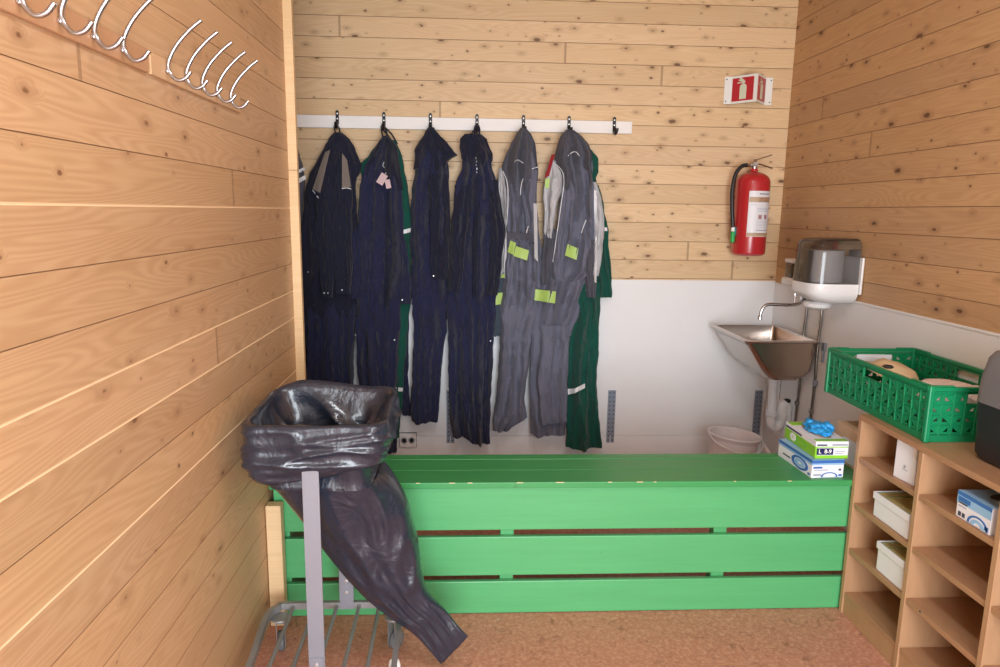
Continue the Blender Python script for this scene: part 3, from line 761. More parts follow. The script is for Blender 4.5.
for s, (p0, p1) in enumerate((((sx0+fl, 3.796), (ax, ay)), ((ax, ay), (sx1-fl, 3.796)))):
    p0, p1 = Vector((*p0, 0)), Vector((*p1, 0)); d = (p1-p0); L = d.length; d.normalize(); nrm = Vector((d.y, -d.x, 0))
    def PP(u, z, o_=.0012): return p0+d*(u*L)+nrm*o_+Vector((0, 0, sz0+z*(sz1-sz0)))
    b = NB(); c = [PP(.05, .08), PP(.86 if s == 0 else .92, .08), PP(.86 if s == 0 else .92, .92), PP(.05, .92)]
    f = [b.verts.new(q) for q in c]; g = [b.verts.new(q-nrm*.001) for q in c]
    b.faces.new(f); b.faces.new(g[::-1])
    for i in range(4): b.faces.new((f[i], g[i], g[(i+1) % 4], f[(i+1) % 4]))
    link_bm('red_field', b, M['red_sign'], t)
    # extinguisher pictogram
    b = NB()
    def pg(pts):
        f = [b.verts.new(PP(.455+(x-.5)*.9*(1 if s == 0 else 1), z, .0022)) for x, z in pts]; b.faces.new(f)
        g = [b.verts.new(PP(.455+(x-.5)*.9, z, .0013)) for x, z in pts]; b.faces.new(g[::-1])
        for i in range(len(pts)): b.faces.new((f[i], g[i], g[(i+1) % len(pts)], f[(i+1) % len(pts)]))
    pg([(.38,.14),(.66,.14),(.66,.60),(.62,.66),(.56,.69),(.48,.69),(.42,.66),(.38,.60)])
    pg([(.48,.69),(.56,.69),(.56,.74),(.48,.74)])
    pg([(.30,.82),(.34,.87),(.60,.77),(.60,.73),(.56,.73)])
    pg([(.26,.72),(.27,.76),(.50,.75),(.50,.72)])
    pg([(.27,.76),(.24,.71),(.21,.60),(.25,.60),(.28,.70),(.31,.74)][::-1]) if s == 1 else pg([(.36,.88),(.34,.91),(.40,.93),(.58,.80),(.56,.77)])
    link_bm('pictogram', b, M['sign_glow'], t)
for x in (sx0+.010, sx1-.010):
    for z in (sz0+.014, sz1-.014):
        b = NB(); lathe(b, (x, 3.794, z), [(.0005,-.001),(.0035,0),(.0035,.002)], 10, 'Y'); link_bm('screw', b, M['ink'], t)

# ------------------------------------------------------------------ extinguisher
ex, ey, ez0, ez1 = 1.532, 3.70, 1.193, 1.634
t = thing('fire_extinguisher', (ex, ey, ez0), 'red fire extinguisher with black hose mounted on the back wall near the corner', 'fire extinguisher')
r = .0875
b = NB(); lathe(b, (ex, ey, 0), [(.060, ez0), (.074, ez0+.003), (r-.002, ez0+.012), (r, ez0+.022), (r, ez1-.055), (r-.003, ez1-.04), (r-.014, ez1-.022), (r-.035, ez1-.008), (.028, ez1-.001), (.019, ez1+.004), (.018, ez1+.018)], 48)
link_bm('cylinder', b, M['red'], t, smooth=True)
# label wrapped on the front
def wrap(name, a0, a1, z0, z1, mat, rr, par=None, n=14):
    bm = NB(); rings = []
    for z in (z0, z1): rings.append([Vector((ex+math.sin(math.radians(a0+(a1-a0)*k/n))*rr, ey-math.cos(math.radians(a0+(a1-a0)*k/n))*rr, z)) for k in range(n+1)])
    in_ = [[Vector((ex+(p.x-ex)*.994, ey+(p.y-ey)*.994, p.z)) for p in r_] for r_ in rings]
    A = [[bm.verts.new(p) for p in r_] for r_ in rings]; Bq = [[bm.verts.new(p) for p in r_] for r_ in in_]
    for i in range(n):
        bm.faces.new((A[0][i], A[0][i+1], A[1][i+1], A[1][i])); bm.faces.new((Bq[0][i+1], Bq[0][i], Bq[1][i], Bq[1][i+1]))
    return link_bm(name, bm, mat, par or t, smooth=True)
L0, L1 = 1.297, 1.534
lb = wrap('label', -32, 58, L0, L1, M['paper'], r+.0012)
H_ = L1-L0
wrap('label_print', -30, 57, L1-H_*.245, L1-H_*.13, M['tan'], r+.002, lb)
wrap('label_print', -31, 57, L0+.002, L0+H_*.085, M['tan'], r+.002, lb)
random.seed(5)
for row, (f_, h_, mt) in enumerate(((.055,.020,'ink'),(.155,.014,'ink_red'),(.19,.014,'ink_red'),(.225,.01,'ink'),(.29,.008,'ink_pale'),(.38,.008,'ink_pale'),(.405,.008,'ink_pale'),(.44,.006,'ink_pale'),(.66,.006,'ink_pale'),(.69,.006,'ink_pale'),(.72,.006,'ink_pale'),(.75,.006,'ink_pale'),(.80,.006,'ink_pale'),(.855,.010,'ink'),(.93,.010,'ink'))):
    a = 2 if row < 4 else -22 if row == 4 else -2
    end = 44 if row < 4 else 50
    while a < end:
        w_ = random.uniform(2.5, 7)
        if row in (4,) and a > -10: break
        wrap('label_print', a, min(a+w_, end), L1-H_*(f_+.5*h_*2), L1-H_*f_, M[mt], r+.0026, lb, 2)
        a += w_+random.uniform(.8, 2)
for a in (3, 26):
    for q0, q1, z_a, z_b in ((a, a+12, .52, .535), (a, a+12, .60, .615), (a, a+1.6, .52, .615), (a+10.6, a+12, .52, .615), (a+3, a+9, .545, .59)):
        wrap('label_print', q0, q1, L1-H_*z_b, L1-H_*z_a, M['ink_red'], r+.0026, lb, 3)
b = NB(); lathe(b, (ex, ey, 0), [(.015, ez1+.012), (.017, ez1+.016), (.017, ez1+.030), (.012, ez1+.036), (.012, ez1+.052), (.008, ez1+.058), (.008, ez1+.068), (.001, ez1+.07)], 20)
tube(b, [(ex, ey, ez1+.036), (ex-.042, ey-.004, ez1+.036)], .008, 12); lathe(b, (ex, ey-.024, ez1+.04), [(.011,0),(.012,.004),(.012,.014),(.006,.02)], 16, 'Y')
v = link_bm('valve', b, M['chrome'], t, smooth=True)
b = NB(); z = ez1+.05
tube(b, [(ex-.006, ey-.006, z-.004), (ex+.03, ey-.01, z-.010), (ex+.092, ey-.012, z-.030)], .0042, 8, flat=1.6)
link_bm('carry_handle', b, M['chrome'], t, smooth=True)
b = NB(); tube(b, [(ex-.008, ey-.006, z+.008), (ex+.02, ey-.008, z+.018), (ex+.085, ey-.01, z+.040)], .0032, 8, flat=1.8)
link_bm('lever', b, M['chrome'], t, smooth=True)
b = NB(); q = [(ex-.040, ey-.004, ez1+.036), (ex-.070, ey-.004, ez1+.028), (ex-.100, ey-.006, ez1-.012), (ex-.114, ey-.01, ez1-.09), (ex-.112, ey-.014, ez1-.17), (ex-.104, ey-.016, ez1-.25), (ex-.099, ey-.018, ez1-.29)]
tube(b, q, .0105, 14, 48); h = link_bm('hose', b, M['rubber_blk'], t, smooth=True)
b = NB(); lathe(b, (ex-.098, ey-.018, ez1-.312), [(.009,0),(.011,.002),(.011,.02),(.009,.022)], 16); link_bm('hose_collar', b, M['wpl'], t, smooth=True)
b = NB(); lathe(b, (ex-.097, ey-.018, ez1-.372), [(.007,0),(.012,.004),(.012,.052),(.010,.06)], 16); link_bm('nozzle', b, M['grn_pl'], t, smooth=True)
b = NB(); box(b, ex-.092, ex-.083, ey-.03, ey-.01, 1.30, 1.345, .002); link_bm('hose_clip', b, M['teal'], t)
b = NB(); box(b, ex-.03, ex+.03, ey+.08, 3.7995, 1.52, 1.58, .003); link_bm('wall_bracket', b, M['black'], t)

# ------------------------------------------------------------------ towel dispenser
dy0, dy1, dx0 = 2.955, 3.205, 1.525
dc, hy = (dy0+dy1)/2, (dy1-dy0)/2
t = thing('paper_towel_dispenser', (XR-.1, dc, 1.0), 'white paper towel dispenser with smoky cover and roll inside on right wall', 'dispenser')
def dring(z, ins=0, front=0):           # D shaped plan: flat at the wall, rounded towards the room
    x1 = XR-.012; x0 = dx0+front+ins; out = []
    n = 32
    for k in range(n+1):
        a = math.pi*k/n; ca, sa = math.cos(a), math.sin(a)
        out.append(Vector((x1-(x1-x0)*abs(sa)**.34, dc+math.copysign(abs(ca)**.55, ca)*(hy-ins), z)))
    return out
zb = 1.102; zt_ = 1.312
b = NB(); rings = [dring(zb)]
for z, ins in ((zb+.06, .001), (1.24, .004), (1.28, .007), (1.298, .013), (1.308, .024), (1.312, .045)): rings.append(dring(z, ins))
vs = loft(b, rings, False); b.faces.new(vs[-1])
link_bm('smoky_cover', b, M['smoky'], t, smooth=True)
b = NB(); rings = [dring(zb+.012, .006), dring(zb+.012, -.002), dring(zb, -.003), dring(zb-.03, -.002), dring(zb-.055, .008, .01), dring(zb-.075, .035, .03), dring(zb-.082, .07, .05)]
vs = loft(b, rings, True)
link_bm('base', b, M['wpl'], t, smooth=True)
b = NB(); lathe(b, (XR-.125, dc, 0), [(.05, zb-.078), (.062, zb-.088), (.058, zb-.102), (.040, zb-.114), (.012, zb-.114)], 28); link_bm('nozzle', b, M['wpl'], t, smooth=True)
b = NB(); lathe(b, (XR-.118, dc-.005, 0), [(.02, zb+.014), (.082, zb+.014), (.085, zb+.02), (.085, zb+.152), (.082, zb+.157), (.022, zb+.157)], 40); link_bm('paper_roll', b, M['towel'], t, smooth=True)
b = NB(); box(b, XR-.014, XR-.0045, dy0-.018, dy1+.012, 1.070, 1.232, .003); link_bm('back_plate', b, M['wpl'], t)

# soap dispenser
t = thing('soap_dispenser', (XR-.05, 3.50, 1.05), 'small soap dispenser with clear window and lever behind the towel dispenser', 'dispenser')
sy0, sy1, sxa = 3.43, 3.515, XR-.086
b = NB(); box(b, sxa-.004, XR-.005, sy0-.002, sy1+.002, 1.172, 1.192, .005, 3); link_bm('lid', b, M['wpl'], t, smooth=True)
b = NB(); box(b, sxa, XR-.012, sy0+.004, sy1-.004, 1.098, 1.172, .004, 3); link_bm('window', b, M['smoky'], t, smooth=True)
b = NB(); box(b, sxa+.014, XR-.02, sy0+.016, sy1-.016, 1.10, 1.165, .004, 2); link_bm('soap_bottle', b, simple('soap_amber', (196,160,100), .35), t, smooth=True)
b = NB(); box(b, sxa-.016, XR-.005, sy0-.002, sy1+.002, 1.058, 1.098, .012, 3); link_bm('housing', b, M['wpl'], t, smooth=True)
b = NB(); tube(b, [(sxa+.015, sy0-.006, 1.08), (sxa+.018, sy0-.014, 1.03), (sxa+.02, sy0-.012, .975)], .004, 8, 14); link_bm('lever', b, M['chrome'], t, smooth=True)

# ------------------------------------------------------------------ sink, tap, pipes
SX0, SX1, SY0, SY1, SZ = 1.358, 1.720, 3.215, 3.70, .812
t = thing('wash_basin', ((SX0+SX1)/2, (SY0+SY1)/2, .607), 'stainless steel wall hung wash basin with sloping front', 'sink')
def sr(x0, x1, y0, y1, r_, z): return rrect((x0+x1)/2, (y0+y1)/2, (x1-x0)/2, (y1-y0)/2, r_, z, 6)
b = NB()
rg = [sr(SX0-.004, SX1+.002, SY0-.006, SY1+.006, .02, SZ-.012), sr(SX0-.008, SX1+.004, SY0-.010, SY1+.010, .02, SZ-.004), sr(SX0-.006, SX1+.003, SY0-.008, SY1+.008, .02, SZ), sr(SX0+.018, SX1-.012, SY0+.014, SY1-.014, .02, SZ), sr(SX0+.022, SX1-.014, SY0+.016, SY1-.016, .02, SZ-.006)]
inner = [(0.25, .05), (.5, .1), (.75, .15), (.92, .18), (.985, .198), (1, .2)]
def prof(f): return SX0+.022+(.128)*f, SX1-.014-.012*f
for f, dz in inner:
    k = .0 if f < .92 else (.012 if f < .98 else .03)
    x0, x1 = prof(f); rg.append(sr(x0+k, x1-k, SY0+.018+.02*f+k, SY1-.018-.02*f-k, .025+k*.5, SZ-.004-dz))
loft(b, rg, False)
vs = b.verts[:]; n = 28
b.verts.ensure_lookup_table(); b.faces.new(b.verts[-n:])
og = [sr(SX0-.004, SX1+.002, SY0-.006, SY1+.006, .02, SZ-.012)]
for f, dz in ((0, .014), (.25, .055), (.5, .104), (.75, .154), (.92, .186), (.985, .204), (1, .208)):
    k = .0 if f < .92 else (.010 if f < .98 else .03)
    x0, x1 = SX0+.002+.132*f, SX1-.002-.018*f
    og.append(sr(x0+k, x1-k, SY0+.002+.02*f+k, SY1-.002-.02*f-k, .03+k*.5, SZ-dz))
loft(b, og, False); b.verts.ensure_lookup_table(); b.faces.new(b.verts[-n:])
bmesh.ops.remove_doubles(b, verts=b.verts, dist=.0004)
link_bm('basin', b, M['steel'], t, smooth=True, angle=50)
b = NB(); lathe(b, (1.600, 3.42, SZ-.203), [(.03,0),(.03,.002),(.02,.003),(.004,.001)], 20); link_bm('drain', b, M['chrome'], t, smooth=True)
for y0 in (SY0-.035, SY1-.03):
    b = NB(); box(b, SX1+.006, XR-.0045, y0, y0+.030, SZ-.045, SZ-.004, .003); box(b, SX1+.004, XR-.005, y0+.012, y0+.018, SZ-.10, SZ-.04, .001)
    link_bm('wall_bracket', b, M['galv'], t)
b = NB(); box(b, SX1-.005, XR-.005, SY0+.01, SY0+.025, SZ-.228, SZ-.20, .003); link_bm('lower_bracket', b, M['galv'], t)
# tap
t = thing('tap', (XR-.02, 3.42, .99), 'chrome swan neck tap reaching from the wall over the basin', 'tap')
b = NB(); tube(b, [(XR-.018, 3.42, 1.005), (XR-.026, 3.42, .982), (XR-.05, 3.42, .965), (XR-.10, 3.42, .961), (1.60, 3.42, .962), (1.545, 3.42, .963), (1.520, 3.42, .950), (1.508, 3.42, .925), (1.504, 3.42, .900)], .0085, 14, 60)
link_bm('spout', b, M['chrome'], t, smooth=True)
b = NB(); lathe(b, (1.504, 3.42, .884), [(.0085,0),(.011,.002),(.011,.018),(.009,.022)], 16); link_bm('aerator', b, M['chrome'], t, smooth=True)
b = NB(); lathe(b, (XR-.034, 3.42, 1.0), [(.014,0),(.017,.002),(.017,.026),(.014,.029)], 18, 'X'); link_bm('valve_body', b, M['chrome'], t, smooth=True)
for y, lab in ((3.395, 'thin metal water pipe on right wall, running down from the tap'), (3.245, 'thin metal water pipe on right wall, passing by the near corner of the basin')):
    b = NB(); x = XR-.0125
    ptop = [(x, y, 1.06), (x, y-.002, .93), (x, y+.004, .80), (x, y+.002, .60), (x, y+.008, .35), (x, y+.01, .002)]
    tube(b, ptop, .0075, 12, 40)
    for z in (.44,): box(b, x-.012, XR-.005, y-.004, y+.014, z, z+.02, .002)
    o = link_bm('water_pipe', b, M['pipe_steel'], smooth=True, origin=(x, y, 0)); tag(o, lab, 'pipe', 'water pipes on the right wall')
# trap
t = thing('drain_trap', (1.6, 3.42, .3), 'white plastic drain pipe with bent trap under the basin', 'drain pipe')
b = NB(); tube(b, [(1.603, 3.42, .604), (1.605, 3.42, .40)], .021, 20); link_bm('tail_pipe', b, M['wpl2'], t, smooth=True)
b = NB(); lathe(b, (1.603, 3.42, .575), [(.022,0),(.027,.002),(.027,.022),(.022,.025)], 20); lathe(b, (1.606, 3.42, .375), [(.022,0),(.029,.003),(.029,.028),(.022,.031)], 20)
lathe(b, (1.668, 3.425, .36), [(.022,0),(.028,.003),(.028,.024),(.022,.027)], 20); lathe(b, (1.700, 3.43, .27), [(.022,0),(.029,.003),(.029,.03),(.022,.033)], 20)
link_bm('coupling', b, M['wpl2'], t, smooth=True)
b = NB(); tube(b, [(1.606, 3.42, .39), (1.607, 3.42, .355), (1.612, 3.42, .322), (1.632, 3.422, .306), (1.655, 3.424, .322), (1.667, 3.425, .355), (1.668, 3.425, .38), (1.668, 3.425, .42)], .023, 20, 40); link_bm('trap', b, M['wpl2'], t, smooth=True)
b = NB(); tube(b, [(1.662, 3.425, .38), (1.664, 3.426, .42), (1.675, 3.43, .438), (1.694, 3.43, .425), (1.700, 3.43, .39), (1.700, 3.43, .30), (1.698, 3.43, .15), (1.696, 3.43, .002)], .021, 20, 40); link_bm('outlet_pipe', b, M['wpl2'], t, smooth=True)
b = NB(); lathe(b, (1.690, 3.43, .446), [(.016,0),(.018,.004),(.016,.014),(.008,.018)], 16); link_bm('plug', b, M['rubber_blk'], t, smooth=True)
b = NB(); tube(b, [(1.662, 3.46, .602), (1.662, 3.46, .45)], .0022, 6); link_bm('plug_chain', b, M['pipe_steel'], t)
b = NB(); a_, c_ = WY(763, 444, 3.36), WY(777, 465, 3.32); tube(b, [(a_.x, a_.y, a_.z), ((a_.x+c_.x)/2, (a_.y+c_.y)/2, (a_.z+c_.z)/2), (c_.x, c_.y, c_.z), (c_.x+.07, 3.31, c_.z-.085)], .010, 14, 24)
o = link_bm('waste_pipe', b, M['bucket'], smooth=True, origin=(c_.x, c_.y, 0)); tag(o, 'pale plastic pipe slanting down beside the bucket behind the bench', 'pipe')

# bucket
bc = WY(734.5, 434, 3.42)
t = thing('bucket', (bc.x, 3.42, 0), 'white plastic bucket on the floor behind the green bench', 'bucket')
zr_ = bc.z
b = NB(); lathe(b, (bc.x, 3.42, 0), [(.095, .002), (.10, .004), (.125, zr_-.03), (.127, zr_-.02), (.135, zr_-.012), (.139, zr_-.002), (.136, zr_+.003), (.127, zr_), (.123, zr_-.03), (.097, .01), (.002, .01)], 48)
TB = Matrix.Translation((bc.x, 3.42, zr_)) @ Matrix.Rotation(.09, 4, 'Y') @ Matrix.Rotation(-.03, 4, 'X') @ Matrix.Translation((-bc.x, -3.42, -zr_))
b.transform(TB)
for v_ in b.verts: v_.co.z = max(v_.co.z, .002) + (.0 if v_.co.z > .05 else .0)
link_bm('pail', b, M['bucket'], t, smooth=True, angle=35)
b = NB(); tube(b, [(bc.x-.138, 3.42, zr_+.006), (bc.x-.12, 3.335, zr_-.022), (bc.x-.03, 3.268, zr_-.05), (bc.x+.06, 3.275, zr_-.055), (bc.x+.125, 3.345, zr_-.035), (bc.x+.138, 3.42, zr_-.02)], .003, 8, 30); link_bm('handle', b, M['wpl'], t, smooth=True)

# galvanised strips on back wall, socket
def strip(px, lab, lean):
    b = NB(); x, z0, z1 = WY(px, 416, 3.795).x, .104, .414
    for s in (-1, 1): box(b, x+s*.012-.010, x+s*.012+.010, 3.790, 3.7955, z0, z1, .001)
    box(b, x-.022, x+.022, 3.7935, 3.7958, z0, z1)
    for k in range(12):
        for s in (-1, 1): lathe(b, (x+s*.012, 3.7893, z0+.016+k*.0255), [(.0042,0),(.0042,.001)], 8, 'Y', mi=1)
    o = link_bm('metal_strip', b, [M['galv'], M['ink']], origin=(x, 3.79, z0)); tag(o, lab, 'metal strip', 'perforated strips low on the back wall')
strip(611, 'perforated metal strip low on the wall beside the green trouser leg', 0)
strip(757, 'perforated metal strip low on the wall between bucket and drain pipe', 0)
strip(450.5, 'perforated metal strip mostly hidden behind the navy trouser hems', 0)
s0, s1 = WY(399.5, 433, 3.79), WY(416.5, 446.5, 3.79)
t = thing('power_socket', ((s0.x+s1.x)/2, 3.79, s1.z), 'white double power socket at the foot of the back wall', 'socket')
b = NB(); box(b, s0.x, s1.x, 3.776, 3.7925, s1.z, s0.z, .004, 3); link_bm('cover', b, M['wpl'], t, smooth=True)
b = NB(); box(b, s0.x-.002, s1.x+.002, 3.788, 3.7945, s1.z-.003, s0.z+.003, .001); link_bm('frame', b, M['grey_pl'], t)
for f in (.28, .72):
    x = s0.x+(s1.x-s0.x)*f; z = (s0.z+s1.z)/2
    b = NB(); lathe(b, (x, 3.7755, z), [(.012,.002),(.014,.002),(.017,-.001),(.019,.001)], 24, 'Y', cap=False); link_bm('socket_ring', b, M['ink'], t, smooth=True)
    b = NB(); lathe(b, (x, 3.775, z), [(.001,.001),(.013,.001),(.013,.003)], 20, 'Y'); 
    so = link_bm('socket_well', b, M['paper'], t)
    b = NB()
    for dx in (-.006, .006): lathe(b, (x+dx, 3.7745, z), [(.0005,0),(.0022,.0),(.0022,.003)], 8, 'Y')
    link_bm('pin_hole', b, M['ink'], so)

# ------------------------------------------------------------------ cubby shelf
t = thing('cubby_shelf', (1.54, 1.2, 0), 'beech laminate open shelf unit with rows of square compartments along right wall', 'shelf unit')
CX0, CX1 = 1.36, 1.722
Ys = [2.2355-.3215*k for k in range(7)]; TH = .018
yend = Ys[-1]-TH
b = NB(); box(b, CX0, CX1, yend, Ys[0], .722, .74, .0015); link_bm('top', b, M['shelf'], t)
b = NB(); box(b, CX1-.0, CX1+.006, yend, Ys[0], .01, .735); link_bm('back_panel', b, M['beech'], t)
for k, y in enumerate(Ys):
    b = NB(); box(b, CX0+.0005, CX1, y-TH, y, 0.001, .7215, .0012); link_bm('side_panel' if k in (0, 6) else 'divider', b, M['beech'], t)
for k in range(6):
    for z in (.592, .423, .253, .084):
        b = NB(); box(b, CX0+.004, CX1, Ys[k+1]+.0003, Ys[k]-TH-.0003, z-TH, z, .0012)
        link_bm('shelf', b, M['shelf'], t)
    b = NB(); box(b, CX0+.006, CX0+.022, Ys[k+1]+.0003, Ys[k]-TH-.0003, .001, .0655, .001); link_bm('kickboard', b, M['beech'], t)
b = NB(); q0 = WX(920, 611.5, CX0+.004); lathe(b, (CX0+.0035, q0.y, q0.z), [(.0005,0),(.004,0),(.004,.002)], 8, 'X'); link_bm('screw_hole', b, M['ink'], t)

# contents
t = thing('white_carton', (1.41, 2.0, .5925), 'small white upright carton in the top compartment of the shelf unit', 'box')
MM = Matrix.Translation((1.405, 2.002, .5925)) @ Matrix.Rotation(.12, 4, 'Z')
b = NB(); box(b, -.025, .025, -.043, .043, 0, .13, .0015, M=MM); link_bm('carton', b, M['white_card'], t)
b = NB(); box(b, -.0256, -.025, -.006, .004, .048, .052, M=MM); box(b, -.0256, -.025, -.014, .008, .036, .0385, M=MM); link_bm('print', b, M['ink_pale'], t)
b = NB(); box(b, -.0256, -.025, -.004, .004, .043, .046, M=MM); link_bm('print', b, M['ink'], t)
def lidbox(y1, z, h, lab, w_=.19, d_=.13, sub=0):
    t = thing('storage_box', (1.46, y1-w_/2, z), lab, 'box', 'white lidded boxes in the first column')
    x0 = 1.368; b = NB()
    # open box body with a raised rim and a translucent lid panel
    box(b, x0+.004, x0+d_-.004, y1-w_+.004, y1-.004, z+.0008, z+h-.02, .003)
    link_bm('body', b, M['white_card'], t)
    b = NB()
    for q in ((x0, x0+.006, y1-w_, y1), (x0+d_-.006, x0+d_, y1-w_, y1), (x0+.006, x0+d_-.006, y1-.006, y1), (x0+.006, x0+d_-.006, y1-w_, y1-w_+.006)): box(b, q[0], q[1], q[2], q[3], z+h-.024, z+h, .0015)
    link_bm('lid_rim', b, M['white_card'], t)
    b = NB(); box(b, x0+.006, x0+d_-.006, y1-w_+.006, y1-.006, z+h-.02, z+h-.004, .001); link_bm('lid_panel', b, M['glove2'], t)
    b = NB(); box(b, x0+.006, x0+.009, y1-w_+.006, y1-.006, z+h-.004, z+h-.002); box(b, x0+.009, x0+d_-.006, y1-.009, y1-.006, z+h-.004, z+h-.002)
    box(b, x0+.009, x0+d_-.006, y1-.05, y1-.047, z+h-.004, z+h-.002); link_bm('lid_edge', b, M['gr_edge'], t)
lidbox(2.122, .4235, .084, 'white box with yellowish lid in the second compartment down, under the white carton')
lidbox(2.074, .2535, .1, 'white box with yellowish lid in the third compartment down, lowest of the white boxes', .145)

def glovebox(Mx, L, W, Hh, kind, t, open_top=False):
    """box lying flat, long side along local y; -x is the long side seen, -y the end seen"""
    b = NB(); box(b, -W/2, W/2, 0, L, 0, Hh, .0015, M=Mx); link_bm('carton', b, M['white_card'], t)
    e = .0006
    def side(name, mat, y0, y1, z0, z1, o_=e):   # on long face x=-W/2
        q = NB(); box(q, -W/2-o_, -W/2, y0*L, y1*L, z0*Hh, z1*Hh, M=Mx); return link_bm(name, q, mat, t)
    def end(name, mat, x0, x1, z0, z1, o_=e):    # on end face y=0
        q = NB(); box(q, (x0-.5)*W, (x1-.5)*W, -o_, 0, z0*Hh, z1*Hh, M=Mx); return link_bm(name, q, mat, t)
    def top(name, mat, x0, x1, y0, y1, o_=e):
        q = NB(); box(q, (x0-.5)*W, (x1-.5)*W, y0*L, y1*L, Hh, Hh+o_, M=Mx); return link_bm(name, q, mat, t)
    return side, end, top
cA = WZ(811, 478.5, .498); cB = WZ(778.5, 456.5, .498); dv = (cB-cA).normalized(); ang = math.atan2(-dv.x, dv.y)
W_, L_ = .119, .235
MA = Matrix.Translation(cA) @ Matrix.Rotation(ang*.8, 4, 'Z') @ Matrix.Translation((W_/2, 0, .0006))
t = thing('glove_box', cA, 'white and blue disposable glove box lying on the bench under the lime one', 'box')
side, end, top = glovebox(MA, L_, W_, .066, 0, t)
side('print', M['blue_print'], 0, 1, .84, 1); side('print', M['lblue'], 0, 1, .72, .84)
end('print', M['blue_print'], .0, 1, .82, 1); end('print', M['lblue'], 0, 1, .72, .82)
top('print', M['lblue'], 0, 1, 0, 1)
def ellipse_print(Mx, W, L, Hh, cy, cz, ry, rz, mat, face='side', th=.0012, hole=.7):
    q = NB(); n_ = 28; rings = []
    for s_, o_ in ((1, 0), (1, th), (hole, th), (hole, 0)):
        ring = []
        for k in range(n_):
            a = k/n_*2*math.pi; u, v_ = cy+math.cos(a)*ry*s_, max(.04, cz+math.sin(a)*rz*s_)
            ring.append(Mx @ (Vector((-W/2-o_, u*L, v_*Hh)) if face == 'side' else Vector(((u-.5)*W, -o_, v_*Hh))))
        rings.append(ring)
    loft(q, rings, False); return link_bm('print', q, mat, t)
ellipse_print(MA, W_, L_, .066, .34, .42, .24, .34, M['blue_print']); ellipse_print(MA, W_, L_, .066, .34, .42, .15, .2, M['lblue'], hole=.3)
side('print', M['ink'], .62, .84, .3, .38, .001); side('print', M['blue_print'], .04, .1, .1, .22, .001)
end('print', M['blue_print'], .04, .32, .54, .64, .001); end('print', M['ink_pale'], .06, .5, .42, .47, .001); end('print', M['ink_pale'], .06, .3, .12, .24, .001)
end('print', M['ink'], .84, .92, .40, .50, .001); ellipse_print(MA, W_, L_, .066, .56, .08, .26, .24, M['blue_print'], 'end', hole=.8)
end('print', M['blue_print'], .85, .95, .08, .2, .001)
MB_ = MA @ Matrix.Translation((.016, .012, .0675)) @ Matrix.Rotation(-.06, 4, 'Z')
t = thing('glove_box', MB_ @ Vector((0,0,0)), 'lime green and white glove box topmost on the bench with blue gloves sticking out', 'box')
side, end, top = glovebox(MB_, L_, W_, .062, 1, t)
side('print', M['lime_print'], 0, 1, .02, .68); side('print', M['navy_print'], .45, .98, .74, .84, .001)
ellipse_print(MB_, W_, L_, .062, .72, .38, .10, .24, M['sign_white'], hole=.2); ellipse_print(MB_, W_, L_, .062, .45, .36, .16, .2, M['grn_pl'], hole=.93)
end('print', M['lime_print'], 0, 1, .0, .18); end('print', M['lime_print'], .0, .06, .18, .7)
end('print', M['navy_print'], .04, .54, .22, .60, .0012); end('print', M['navy_print'], .04, .34, .75, .83, .001); end('print', M['ink_pale'], .5, .96, .75, .86, .001)
end('print', M['ink_pale'], .6, .9, .40, .44, .001); end('print', M['ink_pale'], .6, .85, .28, .32, .001)
end('print', M['lime_print'], .06, 1, .64, .70)
def text(s, size, Mx, mat, par):
    cu = D.curves.new('txt', 'FONT'); cu.body = s; cu.size = size; cu.extrude = .0004; cu.align_x = 'CENTER'; cu.align_y = 'CENTER'; cu.offset = size*.02
    to = D.objects.new('txt', cu); COL.objects.link(to); bpy.context.view_layer.update()
    me = D.meshes.new_from_object(to.evaluated_get(bpy.context.evaluated_depsgraph_get())); D.objects.remove(to)
    bm = NB(); bm.from_mesh(me); D.meshes.remove(me); bm.transform(Mx); return link_bm('size_lettering', bm, mat, par)
text('L  8-9', .020, MB_ @ Matrix.Translation((-W_*.21, -.0018, .062*.41)) @ Matrix.Rotation(math.pi/2, 4, 'X'), M['sign_white'], t)
# opening on top
n_ = 24; q = NB()
ring = [MB_ @ Vector((math.cos(k/n_*2*math.pi)*.036, L_*.5+math.sin(k/n_*2*math.pi)*.085, .0626)) for k in range(n_)]
ring2 = [p+Vector((0,0,.0006)) for p in ring]; loft(q, [ring, ring2], True); link_bm('opening', q, M['tan'], t)
top('print', M['lime_print'], .02, .98, .80, .98); top('print', M['lime_print'], .02, .98, .02, .12)
